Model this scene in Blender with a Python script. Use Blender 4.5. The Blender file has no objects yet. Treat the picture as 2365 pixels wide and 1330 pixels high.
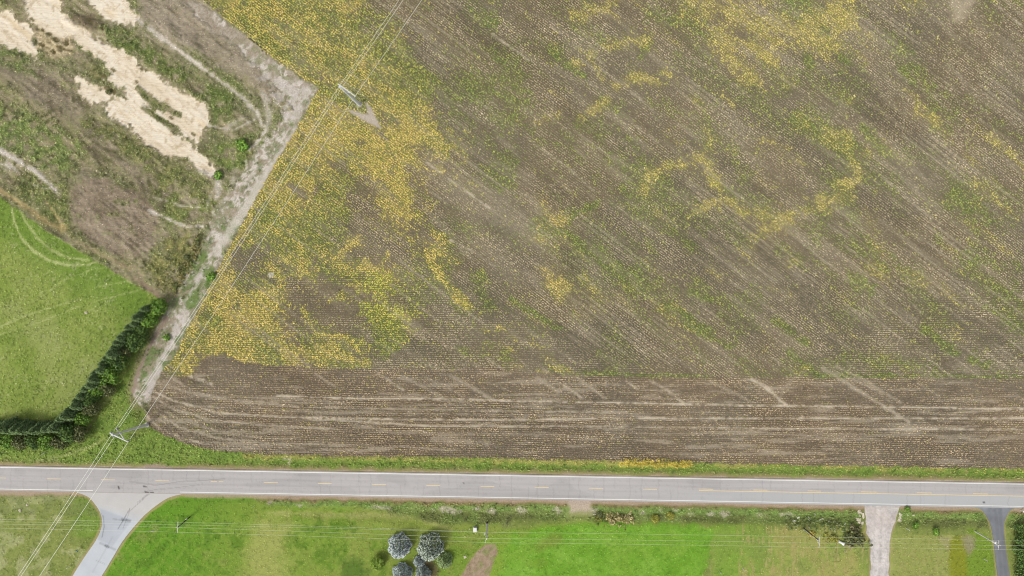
import bpy, bmesh, math, random
import numpy as np
from mathutils import Vector, Matrix

C = bpy.context.scene.collection
SC = bpy.context.scene
rng = np.random.default_rng(7)
random.seed(7)
PI = math.pi

# ------------------------------------------------------------------ camera, world, sun, exposure
H = 192.0            # flying height above the road, metres
S = 8.2              # plan units per metre (plan = traced survey sheet, origin top left, y down)
CU, CV = 1182.5, 665.0

cam = bpy.data.cameras.new('camera')
cam.sensor_width = 36.0
cam.lens = 36.0 * H / (2365.0 / S)
cam.clip_start = 1.0
cam.clip_end = 9000.0
camo = bpy.data.objects.new('camera', cam)
camo.location = (0, 0, H)
camo.rotation_euler = (0, 0, 0)
C.objects.link(camo)
SC.camera = camo

SUN_EL, SUN_AZ = 52.0, 228.0
world = bpy.data.worlds.new("World")
SC.world = world
world.use_nodes = True
wn = world.node_tree
wn.nodes.clear()
sky = wn.nodes.new('ShaderNodeTexSky')
sky.sky_type = 'NISHITA'
sky.sun_disc = False
sky.sun_elevation = math.radians(SUN_EL)
sky.sun_rotation = math.radians(SUN_AZ)
sky.air_density = 1.0
sky.dust_density = 3.0
sky.ozone_density = 1.0
hsv = wn.nodes.new('ShaderNodeHueSaturation')
hsv.inputs['Saturation'].default_value = 0.22      # thin overcast: the sky is nearly white
bg = wn.nodes.new('ShaderNodeBackground')
bg.inputs['Strength'].default_value = 0.133
wo = wn.nodes.new('ShaderNodeOutputWorld')
wn.links.new(sky.outputs[0], hsv.inputs['Color'])
wn.links.new(hsv.outputs[0], bg.inputs['Color'])
wn.links.new(bg.outputs[0], wo.inputs['Surface'])

sl = bpy.data.lights.new('sun', 'SUN')
sl.energy = 1.5
sl.angle = math.radians(16)
sl.color = (1.0, 0.96, 0.9)
so = bpy.data.objects.new('sun', sl)
el, az = math.radians(SUN_EL), math.radians(SUN_AZ)
sd = Vector((math.sin(az) * math.cos(el), math.cos(az) * math.cos(el), math.sin(el)))
so.rotation_euler = sd.to_track_quat('Z', 'Y').to_euler()
so.location = (0, 0, 300)
C.objects.link(so)

SC.view_settings.view_transform = 'Standard'
SC.view_settings.look = 'None'
SC.view_settings.gamma = 1.0
SC.view_settings.use_curve_mapping = False
SC.view_settings.exposure = 1.0
SC.cycles.filter_width = 1.0

# ratio between the display value of an open horizontal surface and its albedo in this light
K = np.array([1.0, 1.0, 1.0]) * 2.3


# ------------------------------------------------------------------ helpers
def lin(c):
    c = np.asarray(c, float) / 255.0
    return np.where(c <= 0.04045, c / 12.92, ((c + 0.055) / 1.055) ** 2.4)


def alb(c, gain=1.0):
    """albedo of a surface that looks like sRGB c in this daylight"""
    return np.clip(lin(c) / K * gain, 0.004, 0.8)


LG = 1.32            # leaves shade each other, so a leaf is paler than the stand of plants it is in


def P(u, v, z=0.0):
    """plan position of a thing whose point at height z is sighted at (u, v)"""
    f = (H - z) / H
    return Vector(((u - CU) / S * f, (CV - v) / S * f, z))


def tag(o, label=None, cat=None, group=None, kind=None):
    if label: o['label'] = label
    if cat: o['category'] = cat
    if group: o['group'] = group
    if kind: o['kind'] = kind
    return o


def thing(name, label, cat, loc=(0, 0, 0), rotz=0.0, group=None):
    o = bpy.data.objects.new(name, None)
    o.empty_display_size = 0.3
    C.objects.link(o)
    o.location = loc
    o.rotation_euler = (0, 0, rotz)
    return tag(o, label, cat, group)


def link_mesh(name, me, mat, parent=None):
    o = bpy.data.objects.new(name, me)
    if mat is not None and len(me.materials) == 0:
        me.materials.append(mat)
    C.objects.link(o)
    if parent is not None:
        o.parent = parent
    return o


def bm_obj(name, bm, mat, parent=None, smooth=False):
    me = bpy.data.meshes.new(name)
    bmesh.ops.recalc_face_normals(bm, faces=bm.faces)
    bm.to_mesh(me)
    bm.free()
    if smooth:
        for p in me.polygons: p.use_smooth = True
    return link_mesh(name, me, mat, parent)


def quad_mesh(name, verts, nq, cols=None):
    """verts (nq*4,3): free quads"""
    me = bpy.data.meshes.new(name)
    n = nq * 4
    me.vertices.add(n)
    me.vertices.foreach_set('co', np.ascontiguousarray(verts, np.float32).ravel())
    me.loops.add(n)
    me.loops.foreach_set('vertex_index', np.arange(n, dtype=np.int32))
    me.polygons.add(nq)
    me.polygons.foreach_set('loop_start', np.arange(0, n, 4, dtype=np.int32))
    me.polygons.foreach_set('loop_total', np.full(nq, 4, np.int32))
    me.update(calc_edges=True)
    if cols is not None:
        a = me.color_attributes.new('Col', 'FLOAT_COLOR', 'POINT')
        rgba = np.ones((n, 4), np.float32)
        rgba[:, :3] = np.repeat(cols, 4, axis=0)
        a.data.foreach_set('color', rgba.ravel())
    return me


def tube(bm, a, b, r0, r1=None, n=10, caps=True):
    a, b = Vector(a), Vector(b)
    r1 = r0 if r1 is None else r1
    d = b - a
    if d.length < 1e-6: return
    q = d.to_track_quat('Z', 'Y')
    ra, rb = [], []
    for i in range(n):
        t = 2 * PI * i / n
        e = q @ Vector((math.cos(t), math.sin(t), 0))
        ra.append(bm.verts.new(a + e * r0))
        rb.append(bm.verts.new(b + e * r1))
    for i in range(n):
        j = (i + 1) % n
        bm.faces.new((ra[i], ra[j], rb[j], rb[i]))
    if caps:
        bm.faces.new(ra[::-1])
        bm.faces.new(rb)


def box(bm, c, s, rz=0.0, bev=0.0):
    m = Matrix.Translation(c) @ Matrix.Rotation(rz, 4, 'Z') @ Matrix.Diagonal((s[0], s[1], s[2], 1))
    r = bmesh.ops.create_cube(bm, size=1.0, matrix=m)
    if bev > 0:
        es = list({e for v in r['verts'] for e in v.link_edges})
        bmesh.ops.bevel(bm, geom=es, offset=bev, segments=1, affect='EDGES')


# ---- noise on arrays
_T = rng.random((16, 256, 256))


def vn(x, y, seed=0):
    t = _T[seed % 16]
    xi = np.floor(x).astype(np.int64)
    yi = np.floor(y).astype(np.int64)
    fx = x - xi
    fy = y - yi
    fx = fx * fx * (3 - 2 * fx)
    fy = fy * fy * (3 - 2 * fy)
    x0, x1, y0, y1 = xi & 255, (xi + 1) & 255, yi & 255, (yi + 1) & 255
    return (t[y0, x0] * (1 - fx) + t[y0, x1] * fx) * (1 - fy) + (t[y1, x0] * (1 - fx) + t[y1, x1] * fx) * fy


def fbm(x, y, sc, oct=4, seed=0, ang=0.0, stretch=1.0):
    """0..1; sc = feature size in plan units; stretched along direction ang (plan, y down)"""
    c, s = math.cos(ang), math.sin(ang)
    a = (x * c + y * s) / (sc * stretch)
    b = (-x * s + y * c) / sc
    r = 0.0
    amp, tot = 1.0, 0.0
    for o in range(oct):
        r = r + amp * vn(a * 2 ** o + 17.3 * o, b * 2 ** o + 9.1 * o, seed + o)
        tot += amp
        amp *= 0.55
    r = r / tot
    return np.clip((r - 0.5) * 1.7 + 0.5, 0, 1)


def sstep(a, b, x):
    t = np.clip((x - a) / (b - a), 0, 1)
    return t * t * (3 - 2 * t)


# ------------------------------------------------------------------ ground sheet: one height field, split into its regions
DX = 0.35
hx, hy = 160.0, 97.0


def axis(h, far):
    core = np.arange(-h, h + DX / 2, DX)
    out, d, x = [], DX, core[-1]
    while x < far:
        d *= 1.35
        x += d
        out.append(x)
    out = np.array(out)
    return np.concatenate([-out[::-1], core, out]), len(out)


gx, offx = axis(hx, 4000.0)
gy, offy = axis(hy, 4000.0)
us = gx * S + CU
vs = CV - gy * S
U, V = np.meshgrid(us, vs)          # rows: gy ascending -> v descending
NY, NX = U.shape
WARP = (fbm(U, V, 22, 4, 1) - 0.5) * 2      # organic edges
WARP2 = (fbm(U, V, 7, 3, 5) - 0.5) * 2


def sl_box(pts, m):
    p = np.asarray(pts, float)
    x0, x1, y0, y1 = p[:, 0].min() - m, p[:, 0].max() + m, p[:, 1].min() - m, p[:, 1].max() + m
    c0, c1 = np.searchsorted(us, x0), np.searchsorted(us, x1)
    r0, r1 = np.searchsorted(-vs, -y1), np.searchsorted(-vs, -y0)
    return slice(max(r0, 0), max(min(r1, NY), 0)), slice(max(c0, 0), max(min(c1, NX), 0))


def seg_d2(x, y, a, b):
    ax, ay = a
    dx, dy = b[0] - ax, b[1] - ay
    L = dx * dx + dy * dy + 1e-9
    t = np.clip(((x - ax) * dx + (y - ay) * dy) / L, 0, 1)
    return (x - ax - t * dx) ** 2 + (y - ay - t * dy) ** 2


def poly_sd(x, y, pts):
    """negative inside"""
    d2 = np.full(x.shape, 1e12)
    ins = np.zeros(x.shape, bool)
    n = len(pts)
    for i in range(n):
        a, b = pts[i], pts[(i + 1) % n]
        d2 = np.minimum(d2, seg_d2(x, y, a, b))
        if a[1] != b[1]:
            c = ((a[1] > y) != (b[1] > y)) & (x < (b[0] - a[0]) * (y - a[1]) / (b[1] - a[1]) + a[0])
            ins ^= c
    d = np.sqrt(d2)
    return np.where(ins, -d, d)


def pmask(pts, soft=4.0, warp=4.0, warp2=2.0):
    m = np.zeros(U.shape, np.float32)
    s = sl_box(pts, soft + warp + warp2 + 6)
    if m[s].size == 0: return m
    d = poly_sd(U[s], V[s], pts) + WARP[s] * warp + WARP2[s] * warp2
    m[s] = 1 - sstep(-soft, soft, d)
    return m


def lmask(pts, w, soft=None, warp=1.5, warp2=1.0, close=False):
    soft = w * 0.6 if soft is None else soft
    m = np.zeros(U.shape, np.float32)
    s = sl_box(pts, w + soft + warp + warp2 + 6)
    if m[s].size == 0: return m
    d2 = np.full(U[s].shape, 1e12)
    for i in range(len(pts) - 1):
        d2 = np.minimum(d2, seg_d2(U[s], V[s], pts[i], pts[i + 1]))
    d = np.sqrt(d2) - w / 2 + WARP[s] * warp + WARP2[s] * warp2
    m[s] = 1 - sstep(-soft / 2, soft / 2, d)
    return m


COL = np.zeros((NY, NX, 3), np.float32)


def paint(m, c, a=1.0):
    m = (m * a)[..., None]
    COL[:] = COL * (1 - m) + np.asarray(c, np.float32) * m


def bands(base, cols, sc, seed, ang=0.0, st=1.0):
    """noise blend through a list of colours"""
    n = fbm(U, V, sc, 5, seed, ang, st)
    k = len(cols) - 1
    x = np.clip(n * k, 0, k - 1e-6)
    i = x.astype(int)
    f = (x - i)[..., None]
    cc = np.asarray(cols, np.float32)
    return cc[i] * (1 - f) + cc[i + 1] * f


def put(m, arr, a=1.0):
    m = (m * a)[..., None]
    COL[:] = COL * (1 - m) + arr * m


N6 = fbm(U, V, 6, 3, 2)
N15 = fbm(U, V, 15, 4, 3)
N40 = fbm(U, V, 40, 4, 4)
N110 = fbm(U, V, 110, 4, 6)
DG = math.radians(37)                # the drilling direction of the big field
ST1 = fbm(U, V, 9, 4, 7, DG, 9)      # long streaks along it
ST2 = fbm(U, V, 26, 4, 8, DG, 5)
STH = fbm(U, V, 6, 4, 9, 0.017, 16)

# road geometry (plan)
rn = lambda u: 1079 + 0.0165 * u     # north edge line
rs = lambda u: 1129 + 0.0170 * u     # south edge line
rc = lambda u: 1103.5 + 0.0174 * u   # centre line

# ---- region outlines
FIELD = [(440, -900), (445, -20), (505, 32), (560, 75), (640, 140), (700, 180), (737, 203), (712, 250), (690, 290), (640, 372),
         (585, 470), (520, 590), (470, 690), (425, 780), (398, 832), (375, 860), (352, 900), (345, 940), (338, 968), (345, 985),
         (380, 1005), (430, 1024), (500, 1041), (600, 1049), (760, 1053), (1000, 1056), (1300, 1062), (1600, 1068), (1900, 1075), (2365, 1082), (3200, 1096),
         (3200, -900)]
MEADOW = [(-800, 300), (-60, 405), (0, 452), (60, 500), (120, 540), (180, 578), (250, 620), (320, 662), (385, 700), (378, 722), (330, 800),
          (270, 900), (200, 1000), (120, 1035), (-800, 1035)]
TRACK = [(400, -60), (440, 0), (505, 36), (560, 78), (640, 143), (700, 183), (737, 204), (712, 250), (690, 290), (640, 372), (585, 470),
         (520, 590), (470, 690), (425, 780), (400, 832), (372, 870), (350, 905), (335, 925), (318, 935), (300, 905), (312, 860), (345, 790), (385, 715),
         (420, 650), (455, 590), (480, 530), (500, 480), (545, 420), (590, 350), (640, 290), (672, 250), (650, 215), (600, 165), (540, 105), (480, 60), (440, 20), (390, -60)]

REG = np.zeros(U.shape, np.int8)     # 0 earthworks, 1 field, 2 meadow, 3 track, 4 sand, 5 verge, 6 lawn
fm = pmask(FIELD, 1.5, 2.0, 1.2)
mm = pmask(MEADOW, 2.5, 2.5, 1.5)
tm = pmask(TRACK, 6, 5, 7)
south = sstep(-1, 1, V - rs(U))                   # south of the highway
northv = sstep(-2, 2, V - (1012 + WARP * 3)) * (1 - south)   # strip north of the highway
wedge = pmask([(385, 705), (345, 790), (312, 860), (300, 905), (318, 935), (338, 960), (345, 985), (420, 1020), (520, 1044), (520, 1110), (-800, 1110), (-800, 1035), (120, 1035), (200, 1000), (270, 900), (330, 800)], 2, 2, 1)

# ---- far surroundings / base
COL[:] = (128, 132, 92)
put(np.ones_like(U), bands(0, [(112, 118, 72), (140, 134, 104), (150, 152, 96)], 300, 1))

# ---- earthworks (upper left)
ew = ((U < 760) & (V < 720)).astype(np.float32)
put(ew, bands(0, [(112, 124, 70), (134, 140, 88), (154, 146, 116), (178, 160, 134), (160, 150, 112), (124, 136, 76)], 34, 3, DG, 2.2))
put(ew, bands(0, [(112, 124, 68), (168, 156, 126), (136, 146, 82), (190, 178, 152)], 8, 10, DG, 1.8), 0.5)
soil = (164, 150, 130)
ms = pmask([(300, -40), (440, -10), (520, 50), (600, 120), (650, 200), (640, 240), (600, 215), (540, 165), (450, 120), (390, 90), (330, 50)], 14, 8, 4)
put(ms, bands(0, [(146, 132, 112), (172, 158, 138), (186, 172, 152)], 7, 4, DG, 7), 0.85)
for pts, w in (([(80, 170), (150, 230), (210, 300), (290, 370), (360, 440), (440, 478)], 46), ([(0, 150), (60, 190), (120, 240)], 40), ([(200, 410), (260, 440)], 30)):
    put(lmask(pts, w, 30, 8, 4), bands(0, [(138, 126, 104), (160, 146, 126), (150, 140, 112)], 6, 6, DG, 6), 0.8)
SOILC = [(160, 448), (195, 412), (250, 418), (300, 432), (350, 470), (368, 520), (362, 565), (335, 600), (280, 592), (215, 560), (170, 520), (155, 480)]
msc = pmask(SOILC, 6, 6, 4)
msc = msc * sstep(.12, .4, N15)
put(msc, bands(0, [(146, 130, 108), (162, 146, 124), (178, 162, 140)], 8, 2, DG, 3), .95)
# ring marks left by the machines
rr = np.hypot(U - 285, (V - 500) * 1.25)
ring = 0.5 + 0.5 * np.sin(rr / 1.9 + WARP * 2)
paint(msc * ring * (rr > 22) * (rr < 88) * sstep(0.4, .7, N40), (126, 110, 90), 0.4)
rr2 = np.hypot(U - 560, V - 235)
paint((rr2 > 30) * (rr2 < 75) * (U > 540) * (V > 210) * (U < 640) * (0.5 + 0.5 * np.sin(rr2 / 1.8 + WARP * 2)), (122, 112, 86), 0.5)
rr3 = np.hypot(U - 180, (V - 470) * 1.1)
paint(ew * ((rr3 > 60) & (rr3 < 300) & (V < 640) & (U < 430)) * sstep(0.55, .8, np.sin(rr3 / 3.4 + WARP * 3) * .5 + .5) * sstep(.45, .7, N40) * (1 - msc), (96, 98, 58), 0.6)
for cx, cy, r0, r1, cc in ((540, 170, 30, 90, (176, 164, 136)), (500, 215, 30, 75, (172, 160, 120)), (90, 250, 40, 120, (174, 160, 134))):
    q = np.hypot(U - cx, V - cy)
    paint(ew * (q > r0) * (q < r1) * sstep(.6, .85, np.sin(q / 2.3 + WARP * 2) * .5 + .5) * sstep(.4, .65, N40), cc, 0.6)
rut = fbm(U, V, 2.6, 2, 13, DG, 16)
paint(ew * sstep(.66, .85, rut) * sstep(.3, .6, N110), (196, 182, 156), .55)
paint(ew * sstep(.34, .16, rut) * sstep(.3, .6, N40), (98, 92, 64), .5)
for o_ in range(-40, 60, 9):
    paint(lmask([(90, 175 + o_ * .6), (170, 260 + o_ * .8), (260, 350 + o_), (360, 440 + o_ * .8), (460, 482 + o_ * .4)], 1.8, 2, 3, 1.5) * ew * sstep(.35, .6, N40), (112, 102, 80), .55)
    paint(lmask([(300, 0 + o_ * .6), (400, 60 + o_), (500, 140 + o_), (600, 230 + o_ * .5)], 1.8, 2, 3, 1.5) * ew * sstep(.35, .6, N40), (190, 176, 154), .5)
# greener weeds
for pts, s_, c_ in (([(215, 55), (300, 70), (350, 110), (420, 160), (500, 200), (545, 230), (530, 280), (490, 290), (480, 245), (400, 190), (320, 140), (250, 100)], 10, (104, 124, 58)),
                    ([(318, 200), (350, 225), (412, 262), (405, 300), (360, 275), (320, 225)], 4, (100, 112, 58)),
                    ([(500, 330), (600, 310), (620, 330), (590, 380), (540, 400), (500, 380)], 12, (120, 142, 66)),
                    ([(345, 420), (430, 440), (500, 470), (470, 510), (400, 520), (370, 470)], 12, (128, 142, 72)),
                    ([(0, 60), (60, 120), (90, 180), (0, 150)], 14, (110, 128, 66)),
                    ([(-200, 240), (60, 250), (190, 330), (160, 400), (100, 390), (40, 350), (-200, 330)], 14, (124, 146, 74)),
                    ([(160, 110), (240, 150), (260, 190), (230, 190), (180, 150)], 8, (116, 120, 70)),
                    ([(200, 260), (330, 330), (480, 420), (470, 450), (380, 430), (260, 340), (180, 290)], 16, (120, 130, 70)),
                    ([(60, 390), (160, 430), (160, 520), (200, 570), (120, 520), (40, 450)], 10, (120, 132, 70)),
                    ([(370, 560), (440, 520), (430, 600), (390, 670), (330, 630)], 12, (140, 142, 80))):
    m = pmask(pts, s_, 8, 5) * sstep(0.2, 0.6, N15)
    put(m, bands(0, [tuple(x * .90 for x in c_), tuple(x * 1.08 for x in c_), (c_[0] * 1.42, c_[1] * 1.24, c_[2] * 1.5)], 8, 8), 0.75)
# sand and pale tracks
SAND = [
    [(45, -30), (125, -30), (150, 35), (185, 60), (235, 95), (300, 125), (322, 150), (318, 190), (300, 222), (285, 200), (262, 195), (240, 183), (258, 172), (240, 150), (200, 115), (165, 88), (140, 95), (100, 75), (70, 50)],
    [(-200, -40), (0, 28), (18, 25), (40, 48), (80, 62), (75, 90), (88, 122), (78, 136), (40, 115), (0, 105), (-200, 20)],
    [(172, 176), (195, 178), (215, 200), (250, 210), (262, 222), (240, 238), (212, 236), (190, 220)],
    [(240, 240), (275, 226), (312, 238), (335, 262), (375, 290), (420, 318), (455, 345), (490, 380), (508, 412), (492, 412), (460, 385), (430, 368), (392, 362), (340, 338), (300, 292), (252, 272)],
    [(334, 158), (384, 187), (440, 222), (478, 247), (484, 268), (474, 296), (455, 330), (430, 318), (400, 296), (350, 262), (360, 250), (414, 268), (430, 278), (414, 262), (350, 222), (314, 197)],
    [(285, 195), (318, 185), (320, 215), (350, 250), (320, 262), (290, 240)],
    [(190, -30), (270, -30), (290, 2), (322, 40), (310, 55), (265, 50), (238, 42), (214, 20)],
]
sm = np.zeros_like(WARP)
for i, p in enumerate(SAND):
    sm = np.maximum(sm, pmask(p, 3, 4, 7))
holes = lmask([(318, 205), (345, 228), (412, 265)], 13, 3, 2, 2)
holes = np.maximum(holes, lmask([(330, 248), (380, 280), (412, 302)], 10, 4, 3, 2))
sm = sm * (1 - holes)
smf = np.zeros_like(WARP)
for p in SAND:
    smf = np.maximum(smf, pmask([(a_ + (a_ - np.mean([q_[0] for q_ in p])) * .06, b_ + (b_ - np.mean([q_[1] for q_ in p])) * .06) for a_, b_ in p], 10, 6, 8))
put(smf * sstep(.35, .7, N15) * (1 - holes), bands(0, [(186, 168, 138), (206, 188, 158)], 8, 3, DG, 3), .75)
sandc = bands(0, [(240, 222, 192), (248, 233, 207), (254, 242, 220), (245, 224, 188)], 26, 5, DG, 3)
put(sm, sandc)
fine = fbm(U, V, 3.2, 3, 11, DG, 6)
paint(sm * sstep(0.66, 0.9, fbm(U, V, 2.6, 2, 11, DG, 9)), (222, 202, 170), 0.75)
paint(sm * sstep(0.80, 0.9, fbm(U, V, 12, 4, 12)), (190, 168, 130), 0.5)
# ochre spoil with dark spots between the two western sands
mo = pmask([(80, 60), (140, 95), (165, 85), (172, 110), (150, 140), (110, 130), (85, 110)], 8, 6, 6)
put(mo, bands(0, [(150, 136, 100), (214, 196, 156), (226, 208, 170), (168, 148, 104)], 9, 13), .9)
paint(pmask([(160, 45), (215, 30), (240, 55), (225, 75), (190, 62)], 6, 5, 5), (128, 114, 90), .75)
for x, y, r in ((38, 36, 4), (75, 45, 5), (52, 64, 4), (62, 95, 3), (98, 70, 5), (112, 78, 6), (128, 92, 8), (96, 104, 5), (140, 112, 7), (152, 100, 6), (120, 118, 4), (252, 205, 8), (262, 212, 6), (290, 228, 3), (327, 160, 4), (314, 188, 4), (232, 38, 5), (210, 50, 7), (240, 68, 6), (260, 162, 5), (240, 178, 6), (250, 190, 4), (395, 272, 5), (446, 310, 6), (470, 350, 7), (480, 360, 6), (425, 372, 6), (400, 366, 3)):
    paint(pmask([(x - r * 1.3, y - r * .4), (x, y - r), (x + r * 1.3, y + r * .2), (x + r * .3, y + r * .9)], 1.5, 2, 2), (112, 102, 66), .85)
pale = (218, 206, 190)
for pts, w, a in (([(318, 45), (350, 70), (400, 108), (470, 158), (520, 196), (560, 226), (592, 258), (606, 290)], 11, .75),
                  ([(-150, 260), (0, 347), (40, 370), (90, 402), (132, 442)], 13, .95), ([(0, 378), (30, 388)], 14, .6),
                  ([(330, 480), (385, 505), (430, 524), (470, 522)], 6, .8), ([(505, 410), (480, 470), (470, 525)], 5, .3),
                  ([(480, 290), (540, 300), (590, 275)], 6, .6), ([(605, 215), (622, 260), (615, 300)], 18, .5),
                  ([(575, 345), (600, 322), (612, 300)], 5, .8), ([(465, 395), (500, 405), (508, 435), (500, 455)], 14, .7),
                  ([(530, 290), (560, 275)], 14, .5), ([(545, 395), (530, 440), (515, 470)], 16, .45),
                  ([(350, 455), (420, 475), (470, 480)], 4, .6), ([(15, 370), (60, 420), (120, 440)], 3, .3)):
    paint(lmask(pts, w, w * .7, 3, 3) * sstep(.15, .5, N15 + .1), pale, a)
    paint(lmask(pts, w * .35, w * .3, 2, 2), (238, 230, 218), a * .6)
# tan grass windrows on the meadow edge and the tall dry weeds by the track
for pts, w, c, a in (([(-60, 400), (0, 440), (60, 478), (110, 515), (150, 530)], 12, (190, 168, 118), .8), ([(110, 470), (145, 520)], 5, (206, 184, 128), .8),
                     ([(180, 560), (230, 585), (300, 620)], 10, (176, 158, 122), .7), ([(310, 640), (350, 672), (385, 700)], 12, (162, 142, 118), .9)):
    paint(lmask(pts, w, w * .8, 3, 3), c, a)
# the gravel track along the crop
put(tm, bands(0, [(176, 164, 144), (210, 200, 186), (228, 218, 206), (200, 188, 170)], 10, 6, math.radians(-58), 2.0))
paint(tm * sstep(0.40, 0.66, fbm(U, V, 26, 4, 14, math.radians(-58), 1.6)) * (V > 520), (116, 138, 76), .85)
paint(tm * sstep(0.5, 0.72, fbm(U, V, 12, 4, 15)) * sstep(60, 120, V), (128, 134, 88), .6)
paint(tm * sstep(0.62, 0.8, fbm(U, V, 9, 3, 15)) * (V > 210), (118, 134, 84), .7)
paint(tm * sstep(.60, .78, fbm(U, V, 5, 2, 6)), (150, 138, 112), .7)
paint(tm * sstep(.66, .8, fbm(U, V, 14, 4, 10)), (172, 158, 136), .8)
paint(tm * (V < 190) * sstep(.35, .6, N40), (160, 146, 124), .6)
paint(pmask([(560, 120), (640, 180), (720, 205), (690, 280), (650, 270), (600, 190)], 8, 6, 4) * sstep(.3, .5, N15), (216, 206, 196), .7)
paint(lmask([(690, 300), (600, 430), (540, 520), (500, 580)], 22, 10, 3, 3), (222, 213, 200), .75)
paint(lmask([(470, 620), (430, 700), (395, 790), (360, 860), (345, 910)], 15, 10, 6, 4) * sstep(.3, .5, N15 + .05), (220, 210, 202), .8)
paint(lmask([(415, 650), (470, 600), (490, 640), (440, 700)], 30, 12, 6, 4) * sstep(.4, .6, N15), (116, 140, 72), .8)
paint(lmask([(385, 735), (350, 790), (322, 850), (305, 905)], 9, 6, 2, 2), (168, 148, 130), .9)
paint(pmask([(345, 860), (372, 858), (368, 900), (350, 935), (335, 925)], 5, 3, 3), (214, 202, 194), .7)

# ---- meadow
put(mm, bands(0, [(124, 150, 58), (140, 162, 70), (156, 172, 86), (146, 166, 76)], 60, 7))
put(mm, bands(0, [(118, 138, 58), (150, 164, 82), (172, 180, 112)], 5, 9), .35)
paint(mm * sstep(120, 20, np.abs((V - 452) - (U) * .67 - 20)) * (U < 340), (112, 146, 52), .6)
paint(mm * lmask([(345, 720), (290, 800), (230, 890), (150, 985)], 60, 50, 6, 4), (116, 146, 56), .6)
paint(mm * sstep(.6, .8, N110) * .6, (168, 174, 108), .7)
paint(mm * sstep(.74, .86, fbm(U, V, 5, 3, 10)) * sstep(.4, .7, N40), (196, 200, 150), .5)
for pts, w, a in (([(25, 468), (32, 510), (48, 548), (78, 580), (115, 602), (160, 613), (205, 611), (232, 600)], 5.5, .9), ([(40, 462), (55, 505), (85, 548), (120, 578), (160, 596), (205, 601)], 5.5, .75),
                  ([(0, 753), (80, 722), (150, 700), (190, 690)], 3, .6), ([(0, 772), (90, 745), (170, 712), (240, 690), (330, 668)], 2.5, .5), ([(230, 662), (290, 650), (310, 648)], 3, .5),
                  ([(255, 618), (300, 652), (345, 665)], 3, .55), ([(200, 560), (200, 640), (215, 690)], 2.5, .3), ([(90, 690), (140, 650), (220, 620), (250, 618)], 3, .35),
                  ([(60, 500), (110, 560), (160, 585)], 2, .4), ([(85, 480), (140, 540), (200, 590)], 2, .35), ([(0, 525), (40, 525)], 2, .3)):
    paint(lmask(pts, w, w * .8, 1, 1.2) * mm, (196, 202, 138), a)

# ---- strip between hedge, crop and highway
vm = np.maximum(wedge, ((V > 1012) & (V < 1118)).astype(np.float32)) * (1 - fm)
put(vm, bands(0, [(112, 142, 58), (130, 156, 66), (148, 166, 84)], 30, 5))
put(vm, bands(0, [(108, 134, 58), (138, 160, 70), (168, 178, 104)], 6, 6), .4)
paint(vm * lmask([(385, 705), (345, 790), (320, 850), (305, 905), (315, 935)], 22, 14, 3, 3), (158, 146, 112), .75)
paint(vm * lmask([(300, 905), (265, 980), (230, 1020), (180, 1050), (60, 1056), (-100, 1050)], 4, 4, 2, 2), (170, 186, 98), .6)
paint(vm * lmask([(250, 1010), (200, 1035), (130, 1058), (60, 1066)], 5, 4, 2, 2), (176, 184, 118), .6)
paint(vm * lmask([(320, 950), (330, 990), (310, 1000)], 26, 20, 3, 3), (126, 136, 70), .6)
en = rn(U)
paint(vm * sstep(20, 6, en - V + WARP * 5) * (V < en + 6), (166, 144, 112), .75)
paint(vm * sstep(8, 2, en - V + WARP * 3) * (V < en + 6), (190, 170, 152), .8)
paint(vm * sstep(.55, .7, STH) * sstep(7, 2, en - V) * (V < en + 6), (220, 208, 196), .8)
paint(pmask([(335, 1078), (350, 1070), (400, 1076), (470, 1080), (470, 1090), (340, 1090)], 3, 3, 3), (172, 152, 136), .85)
yel = vm * (U > 560) * sstep(12, 2, np.abs(V - (1056 + (U - 760) * .0175)) + WARP * 6)
paint(yel * sstep(.25, .6, N40), (196, 180, 106), .6)
paint(vm * (U > 1430) * (U < 1600) * sstep(14, 4, np.abs(V - 1070) + WARP * 3), (224, 200, 92), .8)
paint(vm * lmask([(655, 1060), (672, 1058), (668, 1072)], 5, 4, 2, 2), (196, 184, 160), .7)

# ---- the crop
YF = np.zeros_like(WARP)
GF = np.zeros_like(WARP)
PF = np.zeros_like(WARP)             # pale bare soil
head = pmask([(300, 1200), (330, 930), (372, 880), (395, 872), (440, 868), (478, 824), (520, 818), (560, 838), (660, 845), (760, 850), (1000, 852), (1120, 850), (1250, 860), (1330, 868), (1700, 872), (2400, 874), (3200, 880), (3200, 1200)], 4, 3, 2) * fm
P1 = [(440, -60), (455, 0), (735, 190), (700, 290), (600, 480), (480, 680), (398, 830), (440, 865), (480, 820), (560, 836), (660, 840), (760, 845), (850, 845), (830, 810), (740, 780), (700, 790), (640, 770),
      (650, 700), (625, 655), (585, 640), (545, 605), (560, 570), (620, 560), (700, 620), (745, 560), (770, 500), (800, 470), (775, 400), (850, 430), (900, 500), (960, 560), (1015, 620), (1045, 600), (980, 500), (945, 430), (1000, 385), (1030, 340), (985, 262), (960, 180), (880, 112), (850, 30), (840, -60)]
YF = np.maximum(YF, pmask(P1, 44, 20, 10) * .9)
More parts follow.
